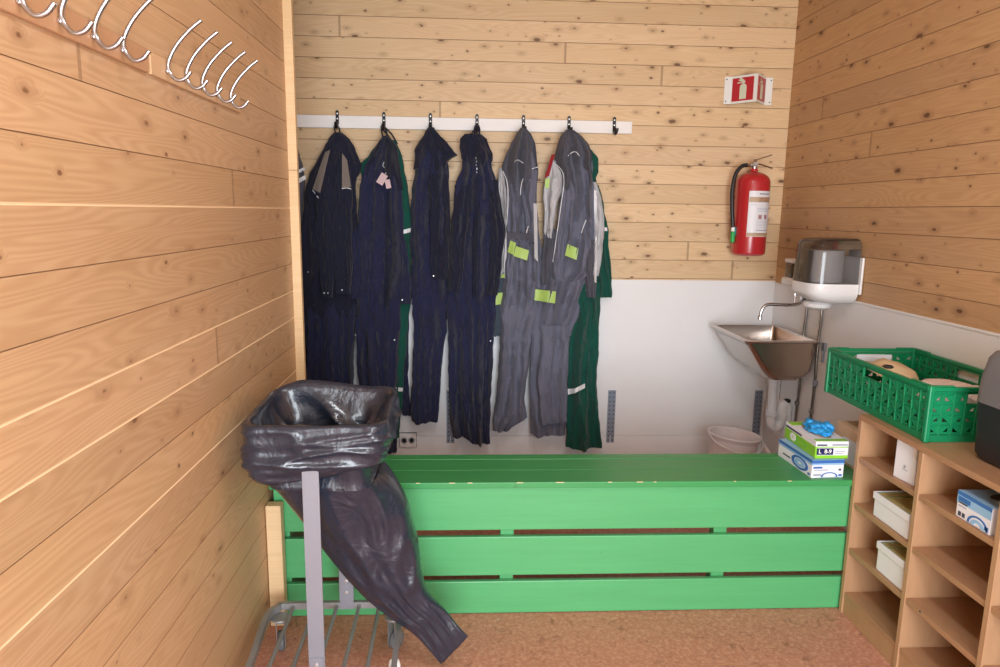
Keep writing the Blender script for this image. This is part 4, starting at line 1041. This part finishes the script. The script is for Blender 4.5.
# crumpled glove
q0 = MB_ @ Vector((.006, L_*.5, .0635))
t = thing('disposable_glove', q0, 'crumpled blue disposable glove poking from the lime box', 'glove')
b = NB()
bmesh.ops.create_icosphere(b, subdivisions=4, radius=1)
for v_ in b.verts:
    p = v_.co.copy(); nn = noise.noise(p*2.2+Vector((3,1,2))); n3 = 1-abs(noise.noise(p*3.4))*2
    s_ = 1+.35*nn+.22*n3
    v_.co = MB_.to_3x3() @ Vector((p.x*.036*s_, p.y*.060*s_, max(-.001, (p.z*.019*s_+.010)))) + q0
link_bm('palm', b, M['glove'], t, smooth=True, angle=80)
for k, (a, L2, h2) in enumerate(((-.3,.026,.022),(.5,.030,.018),(1.2,.024,.022),(2.6,.03,.016),(3.6,.026,.022))):
    d = Vector((math.cos(a-1.2), math.sin(a-1.2), 0)); st = q0+d*.018+Vector((0,0,.018))
    if k == 3: st = q0+Vector((-.01,.05,.016))
    b = NB(); tube(b, [st, st+d*L2*.5+Vector((0,0,h2*.5)), st+d*L2*.9+Vector((.003,.002,h2*.3-.004)), st+d*L2*1.05+Vector((0,.002,-.006))], [.0085,.009,.008,.0085,.007,.004], 10, 14)
    for v_ in b.verts: v_.co += Vector([noise.noise(v_.co*90+Vector((i*7,0,0)))*.004 for i in range(3)])
    link_bm('finger', b, M['glove'], t, smooth=True, angle=80)

# blue glove box in the shelf
MC = Matrix.Translation((1.372, 1.6875, .5925)) @ Matrix.Rotation(-math.pi/2, 4, 'Z')
# end face (local -y) must look to -x: local y -> +x
t = thing('glove_box', (1.372, 1.6875, .5925), 'blue and white glove box inside an upper compartment of the shelf unit', 'box')
side, end, top = glovebox(MC, .23, .126, .074, 0, t)
end('print', M['lblue'], 0, 1, .55, 1); end('print', M['blue_print'], 0, 1, .86, 1, .001)
end('print', M['blue_print'], .04, .40, .64, .82, .0012); end('print', M['ink'], .06, .32, .56, .62, .0012)
end('print', M['ink_pale'], .06, .3, .44, .48, .001); end('print', M['ink'], .08, .16, .08, .24, .0012); end('print', M['ink'], .2, .28, .08, .24, .0012)
ellipse_print(MC, .126, .23, .074, .66, .06, .3, .36, M['blue_print'], 'end', hole=.82); ellipse_print(MC, .126, .23, .074, .66, .06, .2, .22, M['lblue'], 'end', hole=.5)
end('print', M['blue_print'], .86, .96, .1, .24, .0012)
top('print', M['lblue'], 0, 1, 0, 1); top('print', M['blue_print'], .3, .9, .3, .8, .001)
n_ = 24; q = NB(); ring = [MC @ Vector((math.cos(k/n_*2*math.pi)*.03, .115+math.sin(k/n_*2*math.pi)*.07, .0756)) for k in range(n_)]
loft(q, [ring, [p+Vector((0,0,.0005)) for p in ring]], True); link_bm('opening', q, M['ink'], t)

# cardboard box on the bench behind the shelf unit
t = thing('cardboard_box', (1.50, 2.42, .498), 'pale brown cardboard box on the bench end behind the shelf unit', 'box')
cp = WZ(846, 467, .498); bx0 = cp.x+.01
b = NB(); box(b, bx0, bx0+.16, 2.30, 2.47, .4986, .64, .0015); link_bm('carton', b, M['cardboard'], t)
b = NB(); box(b, bx0-.0008, bx0, 2.32, 2.42, .51, .60); box(b, bx0+.02, bx0+.12, 2.2992, 2.30, .55, .61); link_bm('label', b, M['white_card'], t)
b = NB(); box(b, bx0+.0, bx0+.16, 2.30, 2.47, .6402, .6425, .0005, M=Matrix.Translation((0,0,0))); link_bm('flap', b, M['cardboard'], t)
b = NB(); box(b, bx0+.06, bx0+.10, 2.2995, 2.35, .6427, .646, .001); link_bm('tape', b, M['ink'], t)

# ------------------------------------------------------------------ crate
def crate():
    L2, W2, H2, tp = .590, .326, .172, .004
    Mx = Matrix.Translation((1.392, 1.938, .7405)) @ Matrix.Rotation(-.012, 4, 'Z')
    t = thing('crate', (1.56, 2.24, .7405), 'green perforated plastic crate on top of the shelf unit', 'crate')
    def wall(bm, P, L, handle, cols, rows):
        """latticed side wall: P(u, z, d) maps along / up / inward; grid with openings"""
        h0, h1 = .022, H2-.020
        # solid base and top bands
        def bar(u0, u1, z0, z1, d0=0, d1=.004):
            q = NB(); box(q, u0, u1, d0, d1, z0, z1, .0008, 1)
            for v_ in q.verts: v_.co = P(v_.co.x, v_.co.z, v_.co.y)
            merge(bm, q)
        bar(0, L, 0, h0, -.001, .006); bar(0, L, H2-.012, H2, -.006, .008); bar(0, L, h1-.002, H2-.014, 0, .004)
        cw = L/cols; rh = (h1-h0)/rows
        for i in range(cols+1): bar(max(0, i*cw-.003), min(L, i*cw+.003), h0, h1-(rh if handle and handle[0] < i < handle[1] else 0), -.003, .005)
        for j in range(1, rows): bar(0, L, h0+j*rh-.002, h0+j*rh+.002, 0, .004)
        for i in range(cols):
            for j in range(rows):
                u0, u1, z0, z1 = i*cw+.003, (i+1)*cw-.003, h0+j*rh+.002, h0+(j+1)*rh-.002
                if handle and handle[0] <= i < handle[1] and j == rows-1:
                    continue
                # slanted web leaving a small opening, alternating
                fl_ = (i+j) % 2
                q = NB()
                du, dz = u1-u0, z1-z0
                # sloped webs leave one small triangular opening per cell
                if fl_: tri = [(u0+du*.30, z0+dz*.30), (u1-du*.15, z0+dz*.30), (u1-du*.15, z0+dz*.85)]
                else: tri = [(u0+du*.15, z0+dz*.25), (u1-du*.30, z0+dz*.25), (u0+du*.15, z0+dz*.75)]
                o4 = [(u0, z0), (u1, z0), (u1, z1), (u0, z1)]
                pr = [(0, 1, 1, 0), (1, 2, 2, 1), (2, 3, 0, 2)] if fl_ else [(0, 1, 1, 0), (1, 2, 2, 1), (2, 3, 0, 2)]
                poly_prism(q, [o4[0], o4[1], tri[1], tri[0]], 0, .0025)
                if fl_:
                    poly_prism(q, [o4[1], o4[2], tri[2], tri[1]], 0, .0025)
                    poly_prism(q, [o4[2], o4[3], o4[0], tri[0], tri[2]], -.0022, .0005)
                else:
                    poly_prism(q, [o4[1], o4[2], tri[2], tri[1]], -.0022, .0005)
                    poly_prism(q, [o4[2], o4[3], o4[0], tri[0], tri[2]], 0, .0025)
                for v_ in q.verts: v_.co = P(v_.co.x, v_.co.z, v_.co.y)
                merge(bm, q)
    V3 = Vector
    sp_ = lambda z: (z/H2)*tp
    for name, P, L, handle, cols in (
        ('side_wall', lambda u, z, d: Mx @ V3((d-sp_(z), u, z)), L2, (6, 9), 15),
        ('side_wall', lambda u, z, d: Mx @ V3((W2-d+sp_(z), u, z)), L2, (6, 9), 15),
        ('end_wall', lambda u, z, d: Mx @ V3((u, d-sp_(z), z)), W2, (3, 6), 9),
        ('end_wall', lambda u, z, d: Mx @ V3((u, L2-d+sp_(z), z)), W2, (3, 6), 9)):
        bm = NB(); wall(bm, P, L, handle, cols, 4); link_bm(name, bm, M['crate'], t)
    bm = NB(); box(bm, .002, W2-.002, .002, L2-.002, .001, .005, M=Mx); link_bm('bottom', bm, M['crate'], t)
    for x in (0, W2):
        for y in (0, L2):
            bm = NB()
            box(bm, x-.009, x+.009, y-.009, y+.009, .0, H2+.003, .004, 2, M=Mx)
            sx = 1 if x == 0 else -1; sy = 1 if y == 0 else -1
            box(bm, min(x, x+sx*.07), max(x, x+sx*.07), y-.006, y+.006, H2, H2+.004, .001, 1, M=Mx); box(bm, x-.006, x+.006, min(y, y+sy*.09), max(y, y+sy*.09), H2, H2+.004, .001, 1, M=Mx)
            link_bm('corner_post', bm, M['crate'], t)
    return t, Mx, L2, W2, H2
t, CM, L2, W2, H2 = crate()
# handle recess labels (white stickers inside the far walls)
b = NB(); box(b, W2*.30, W2*.72, L2-.0085, L2-.0072, H2-.055, H2-.022, M=CM); link_bm('sticker', b, M['white_card'], t); b = NB(); box(b, W2-.0085, W2-.0072, L2*.10, L2*.28, H2-.052, H2-.02, M=CM); link_bm('sticker', b, M['white_card'], t)
# contents
def blob(name, mat, c, s, seed, lab, cat, flat=.0, sub=5):
    b = NB(); bmesh.ops.create_icosphere(b, subdivisions=sub, radius=1)
    for v_ in b.verts:
        p = v_.co.copy(); k = 1+.25*noise.noise(p*1.8+Vector((seed,)*3))+.12*(1-abs(noise.noise(p*4+Vector((seed,)*3)))*2)
        v_.co = CM @ Vector((c[0]+p.x*s[0]*k, c[1]+p.y*s[1]*k, max(.0065, c[2]+p.z*s[2]*k)))
    o = link_bm(name, b, mat, smooth=True, angle=80, origin=tuple(CM @ Vector((c[0], c[1], .0065)))); tag(o, lab, cat)
# a round straw coloured brim / paper disc leaning, with a dark opening, then pale cloth
b = NB(); Md = CM @ Matrix.Translation((.15, .42, .112)) @ Matrix.Rotation(.28, 4, 'Y') @ Matrix.Rotation(.12, 4, 'X')
lathe(b, (0,0,0), [(.02,.040),(.055,.036),(.072,.020),(.082,.004),(.112,-.004),(.118,-.007),(.112,-.009),(.080,-.003),(.068,.012),(.05,.03),(.015,.034)], 40)
for v_ in b.verts: v_.co = Vector((v_.co.x, v_.co.y*1.1, v_.co.z+.004*noise.noise(v_.co*30)))
b.transform(Md); o = link_bm('straw_hat', b, M['paperbag'], smooth=True, origin=tuple(Md @ Vector((0,0,0)))); tag(o, 'beige rounded item lying in the far half of the green crate', 'hat')
qc = WZ(888, 367, .897); b = NB(); lathe(b, qc, [(.002,.008),(.014,.006),(.018,.0),(.012,-.004)], 16)
o = link_bm('black_cap', b, M['black_pl'], smooth=True, origin=tuple(qc)); tag(o, 'small black cap resting on the beige item in the crate', 'cap')
blob('folded_cloth', M['pinkcloth'], (.175, .150, .082), (.115, .120, .066), 4.2, 'pale pinkish crumpled cloth in the near half of the green crate', 'cloth')

# ------------------------------------------------------------------ cooler box at right edge
t = thing('cool_box', (1.58, 1.6, .74), 'black box with grey lid on the shelf unit at right edge', 'cool box')
gx0 = 1.440
b = NB(); rg = []
for z, k in ((.741, .02), (.746, .008), (.76, 0), (.84, -.003), (.905, -.006)): rg.append(rrect((gx0+1.722)/2, 1.60, (1.722-gx0)/2-k, .225-k, .04, z, 6))
loft(b, rg, True); link_bm('body', b, M['black_pl'], t, smooth=True)
b = NB(); rg = []
for z, k in ((.906, -.008), (.97, -.006), (1.03, .002), (1.05, .012), (1.058, .03)): rg.append(rrect((gx0+1.722)/2, 1.60, (1.722-gx0)/2-k, .225-k, .042, z, 6))
loft(b, rg, True); link_bm('lid', b, M['grey_pl'], t, smooth=True)

# ------------------------------------------------------------------ bag trolley
t = thing('bag_trolley', (-.4, 1.9, 0), 'grey metal trolley frame with rod platform on castors holding the black bag', 'trolley')
zf = .135
b = NB()
rr = [(-.600, 1.62), (-.602, 1.80), (-.620, 2.02), (-.600, 2.085), (-.56, 2.10), (-.28, 2.10), (-.225, 2.085), (-.205, 2.03), (-.195, 1.80), (-.19, 1.62)]
pts = [Vector((x, y, zf)) for x, y in rr]
def band(bm, pts, w_, h_):
    pts = catmull(pts, 60); rg = []
    for i, p in enumerate(pts):
        T = (pts[min(i+1, 59)]-pts[max(i-1, 0)]).normalized(); N = Vector((T.y, -T.x, 0))
        rg.append([p+N*sx*w_/2+Vector((0,0,sz*h_/2)) for sx, sz in ((-1,-1),(1,-1),(1,1),(-1,1))])
    loft(bm, rg, True)
band(b, pts, .016, .022); 
link_bm('platform_frame', b, M['rust'], t, smooth=True, angle=30)
b = NB(); tube(b, [(-.600, 1.62, zf), (-.19, 1.62, zf)], .011, 10); link_bm('cross_bar', b, M['rust'], t, smooth=True)
for x0, x1 in ((-.552, -.545), (-.484, -.478), (-.412, -.408), (-.340, -.336), (-.275, -.268)):
    b = NB(); tube(b, [(x0, 2.096, zf+.002), (x0, 2.05, zf-.004), (x1, 1.62, zf-.002)], .0062, 8, 12); link_bm('rod', b, M['rust'], t, smooth=True)
b = NB(); box(b, -.4295, -.385, 1.765, 1.771, .10, .735, .0008); fp = link_bm('post', b, M['cartgrey'], t)
b = NB(); box(b, -.427, -.388, 1.7605, 1.7655, .10, .178, .0008); link_bm('post_foot', b, M['cartgrey'], t)
b = NB(); lathe(b, (-.408, 1.757, .158), [(.001,0),(.006,.001),(.007,.004)], 10, 'Y'); link_bm('bolt', b, M['screw'], fp, smooth=True)
b = NB(); box(b, -.402, -.356, 2.088, 2.093, .125, .74, .0008); rp = link_bm('post', b, M['cartgrey'], t)
for z in (.185, .225):
    b = NB(); lathe(b, (-.379, 2.084, z), [(.001,0),(.006,.001),(.007,.004)], 10, 'Y'); link_bm('bolt', b, M['screw'], rp, smooth=True)
b = NB(); tube(b, [(-.407, 1.774, .72), (-.407, 1.782, .76), (-.407, 1.779, .836)], .006, 8, 10); link_bm('hoop_stem', b, M['cartgrey'], t, smooth=True)
b = NB(); hp = [p+Vector((0, 0, (.848+.034*max(0, min(1, (p.y-1.78)/.33)))-.016)) for p in rrect(-.398, 1.935, .183, .160, .055, 0, 6)]; hp.append(hp[0])
tube(b, hp, .005, 8, 0, cap=False); link_bm('hoop', b, M['cartgrey'], t, smooth=True)
def caster(x, y, rot):
    b = NB(); Mx = Matrix.Translation((x, y, 0)) @ Matrix.Rotation(rot, 4, 'Z')
    lathe(b, (0, 0, zf-.016), [(.026, -.003), (.030, 0), (.028, .004), (.012, .006)], 20)
    for s in (-1, 1): box(b, s*.013-.0012, s*.013+.0012, -.018, .022, .024, zf-.02, .001)
    box(b, -.014, .014, -.014, .02, zf-.03, zf-.018, .002)
    b.transform(Mx); c = link_bm('castor_fork', b, M['rust'], t, smooth=True, angle=30)
    b = NB(); lathe(b, (-.010, .012, .033), [(.010,0),(.028,.0),(.032,.004),(.032,.016),(.028,.02),(.010,.02)], 24, 'X'); b.transform(Mx); link_bm('wheel', b, M['rubber'], c, smooth=True)
caster(-.585, 2.055, .25); caster(-.222, 2.05, -.5); caster(-.585, 1.66, .4); caster(-.21, 1.66, .1)
b = NB(); lathe(b, (-.196, 1.80, zf-.03), [(.008,0),(.016,.004),(.018,.02),(.014,.034),(.006,.038)], 16); link_bm('end_cap', b, M['wpl'], t, smooth=True)

# bag: skirt outside the hoop, over it, down inside, then the long tail blown to the right
def bag():
    NS = 160
    def rrp(cx, cy, hx, hy, r_, k):      # rounded rectangle by arc fraction
        per = 2*(hx-r_)*2+2*(hy-r_)*2+2*math.pi*r_; s = (k/NS)*per
        segs = [(2*(hx-r_), 'f'), (math.pi*r_/2, 'c0'), (2*(hy-r_), 'r'), (math.pi*r_/2, 'c1'), (2*(hx-r_), 'b'), (math.pi*r_/2, 'c2'), (2*(hy-r_), 'l'), (math.pi*r_/2, 'c3')]
        for L, n_ in segs:
            if s <= L or n_ == 'c3': break
            s -= L
        f = min(1, s/L)
        if n_ == 'f': return cx-(hx-r_)+2*(hx-r_)*f, cy-hy
        if n_ == 'r': return cx+hx, cy-(hy-r_)+2*(hy-r_)*f
        if n_ == 'b': return cx+(hx-r_)-2*(hx-r_)*f, cy+hy
        if n_ == 'l': return cx-hx, cy+(hy-r_)-2*(hy-r_)*f
        i = int(n_[1]); a = math.radians(-90+90*i+90*f)
        sx, sy = ((1,-1),(1,1),(-1,1),(-1,-1))[i]
        return cx+sx*(hx-r_)+math.cos(a)*r_, cy+sy*(hy-r_)+math.sin(a)*r_
    rings = []
    def z_top(x, y): 
        f = max(0, min(1, (y-1.78)/.33)); return .848+.034*f + (.010*math.sin((x+.6)*14)*f) - .03*max(0, (-.50-x)/.13)*f
    cx, cy, hx, hy = -.398, 1.935, .183, .160
    cols = 30
    # outer skirt from bottom to top
    for j in range(cols+1):
        v = j/cols; ring = []
        for k in range(NS):
            bulge = .010*math.sin(math.pi*min(1, v*1.05))
            x, y = rrp(cx, cy, hx+.011+bulge*.7, hy+.011+bulge, .055, k)
            zt = z_top(x, y)
            fr = k/NS
            drop = .138+.022*noise.noise(Vector((x*7, y*7, 1.5)))+.02*math.sin(x*11+1.2)
            z = zt-.002-drop*(1-v)
            if v > .9: z += 0
            p = Vector((x*4, y*4, z*16)); n1 = noise.noise(p); 
            # tension creases slanting along the film
            cr = (1-abs(noise.noise(Vector(((x+y)*4+z*6, z*24-(x-y)*4, 2.2)))*2))**3
            cr2 = (1-abs(noise.noise(Vector(((x-y)*5-z*8, z*18+(x+y)*4, 7.2)))*2))**3
            d = (n1*.012+(cr-.3)*.013+(cr2-.3)*.011)*math.sin(math.pi*min(1, v*.94+.06))**.5
            dirx, diry = x-cx, (y-cy)*1.2; l_ = math.hypot(dirx, diry)
            tuck = -.018*(1-v)**3
            x2, y2 = x+dirx/l_*(d+tuck), y+diry/l_*(d+tuck)
            ring.append(Vector((max(x2, XL+.004), y2, z)))
        rings.append(ring)
    ring = []
    for k in range(NS):
        x, y = rrp(cx, cy, hx, hy, .055, k); ring.append(Vector((x, y, z_top(x, y)+.001+.004*noise.noise(Vector((x*16, y*16, 0))))))
    rings.append(ring)
    # inside down to the throat
    for j in range(1, 19):
        v = j/18; ring = []
        s = 1-.16*v*v-.10*math.sin(math.pi*v)*min(1, v*2.2)
        for k in range(NS):
            x, y = rrp(cx, cy, (hx-.011)*s, (hy-.011)*s, .055, k)
            zt = z_top(x, y); z = zt-.20*v
            cr = (1-min(1, abs(noise.noise(Vector((x*7+z*6, y*7, z*5+9)))*3)))**1.5
            n1 = noise.noise(Vector((x*11, y*11, z*7+4)))
            dirx, diry = x-cx, y-cy; l_ = math.hypot(dirx, diry); d = -(n1*.020+cr*.034)*max(0, min(1, v*3-.4))*min(1, (1-v)*3)
            ring.append(Vector((x+dirx/l_*d, y+diry/l_*d, z)))
        rings.append(ring)
    # tail
    keys = [  # px y, left px x, right px x, depth Y, half depth
        (478, 289, 401, 1.935, .120), (516, 305, 412, 1.95, .10), (549, 326, 418, 1.96, .085), (581, 357, 422, 1.965, .07), (604, 383, 425, 1.965, .055), (622, 402, 436, 1.96, .035), (640, 420, 447, 1.955, .016), (654, 432, 453, 1.95, .008), (664, 441, 456, 1.95, .003)]
    # axis directions tilt so the end edge runs up to the right
    ends = [((289,476),(392,462)), ((300,508),(405,489)), ((318,536),(412,518)), ((341,566),(419,546)), ((365,593),(422,572)), ((392,617),(428,592)), ((414,634),(446,611)), ((430,651),(459,627)), ((441,664),(468,636))]
    A = [WY(*a, k[3]) for (a, _), k in zip(ends, keys)]; Bp = [WY(*c, k[3]) for (_, c), k in zip(ends, keys)]
    n_ = 54; A = catmull(A, n_); Bp = catmull(Bp, n_); HD = catmull([Vector((k[4], 0, 0)) for k in keys], n_)
    rings_last = rings[-1]
    for j in range(1, n_):
        v = j/(n_-1); a, c, hd = A[j], Bp[j], max(.002, HD[j].x); ring = []
        mid = (a+c)/2; ax_ = (c-a)/2; blend = min(1, v*5)
        for k in range(NS):
            # match skirt parametrisation: k=0 front-left, going right along the front
            th = math.pi+ (k/NS)*2*math.pi*1.0 + math.pi*.20
            ca, sa = math.cos(th), math.sin(th)
            ex_ = math.copysign(abs(ca)**.9, ca); ey_ = math.copysign(abs(sa)**.8, sa)
            wv = math.sin(ex_*7+v*5+1)*.35+math.sin(ex_*13-v*7)*.2
            rd = (1-abs(noise.noise(Vector((ex_*2.2+v*3.5, v*3.0-ex_, 5))))*2.6)
            y = mid.y+ey_*hd-(1 if sa < 0 else -.5)*(wv*.012+max(0, rd)*.016)*(.3+.7*math.sqrt(max(0, 1-ex_*ex_)))*min(1, hd/.07+.12)
            p = mid+ax_*ex_; ring.append(Vector((p.x, y, max(.004, p.z))))
        if blend < 1: ring = [rings_last[k].lerp(ring[k], blend**1.2) for k in range(NS)]
        rings.append(ring)
    return rings
b = NB(); loft(b, bag(), False)
o = link_bm('refuse_bag', b, M['bag'], smooth=True, angle=120, origin=(-.42, 1.935, .13)); tag(o, 'black plastic refuse bag stretched over the trolley hoop, its long end hanging to the right', 'bag')
sm = o.modifiers.new('solid', 'SOLIDIFY'); sm.thickness = .0012; sm.offset = 0

# ------------------------------------------------------------------ light
W = D.worlds.new('World'); S.world = W; W.use_nodes = True
W.node_tree.nodes['Background'].inputs[0].default_value = (.80, .88, 1, 1); W.node_tree.nodes['Background'].inputs[1].default_value = 1.0
def area(name, loc, rot, sx, sy, power, col=(1, 1, 1)):
    l = D.lights.new(name, 'AREA'); l.shape = 'RECTANGLE'; l.size = sx; l.size_y = sy; l.energy = power; l.color = col
    o = D.objects.new(name, l); COL.objects.link(o); o.location = loc; o.rotation_euler = rot; return o
area('daylight_door', ((DX0+DX1)/2, YF-.15, 1.1), (math.radians(90), 0, 0), 1.5, 2.0, 112, (.88, .94, 1))
# fluorescent ceiling fitting
t = thing('ceiling_lamp', (.35, .9, HC), 'long white fluorescent fitting on the ceiling above the camera', 'lamp')
b = NB(); box(b, .25, .45, .3, 1.5, HC-.05, HC-.0005, .008); link_bm('housing', b, M['wpl'], t)
area('ceiling_light', (.35, .9, HC-.06), (0, 0, 0), .16, 1.15, 14, (.92, .96, 1))
vs_ = S.view_settings; S.view_settings.view_transform = 'Standard'; vs_.look = 'None'; vs_.gamma = 1; vs_.use_curve_mapping = False; vs_.exposure = .42
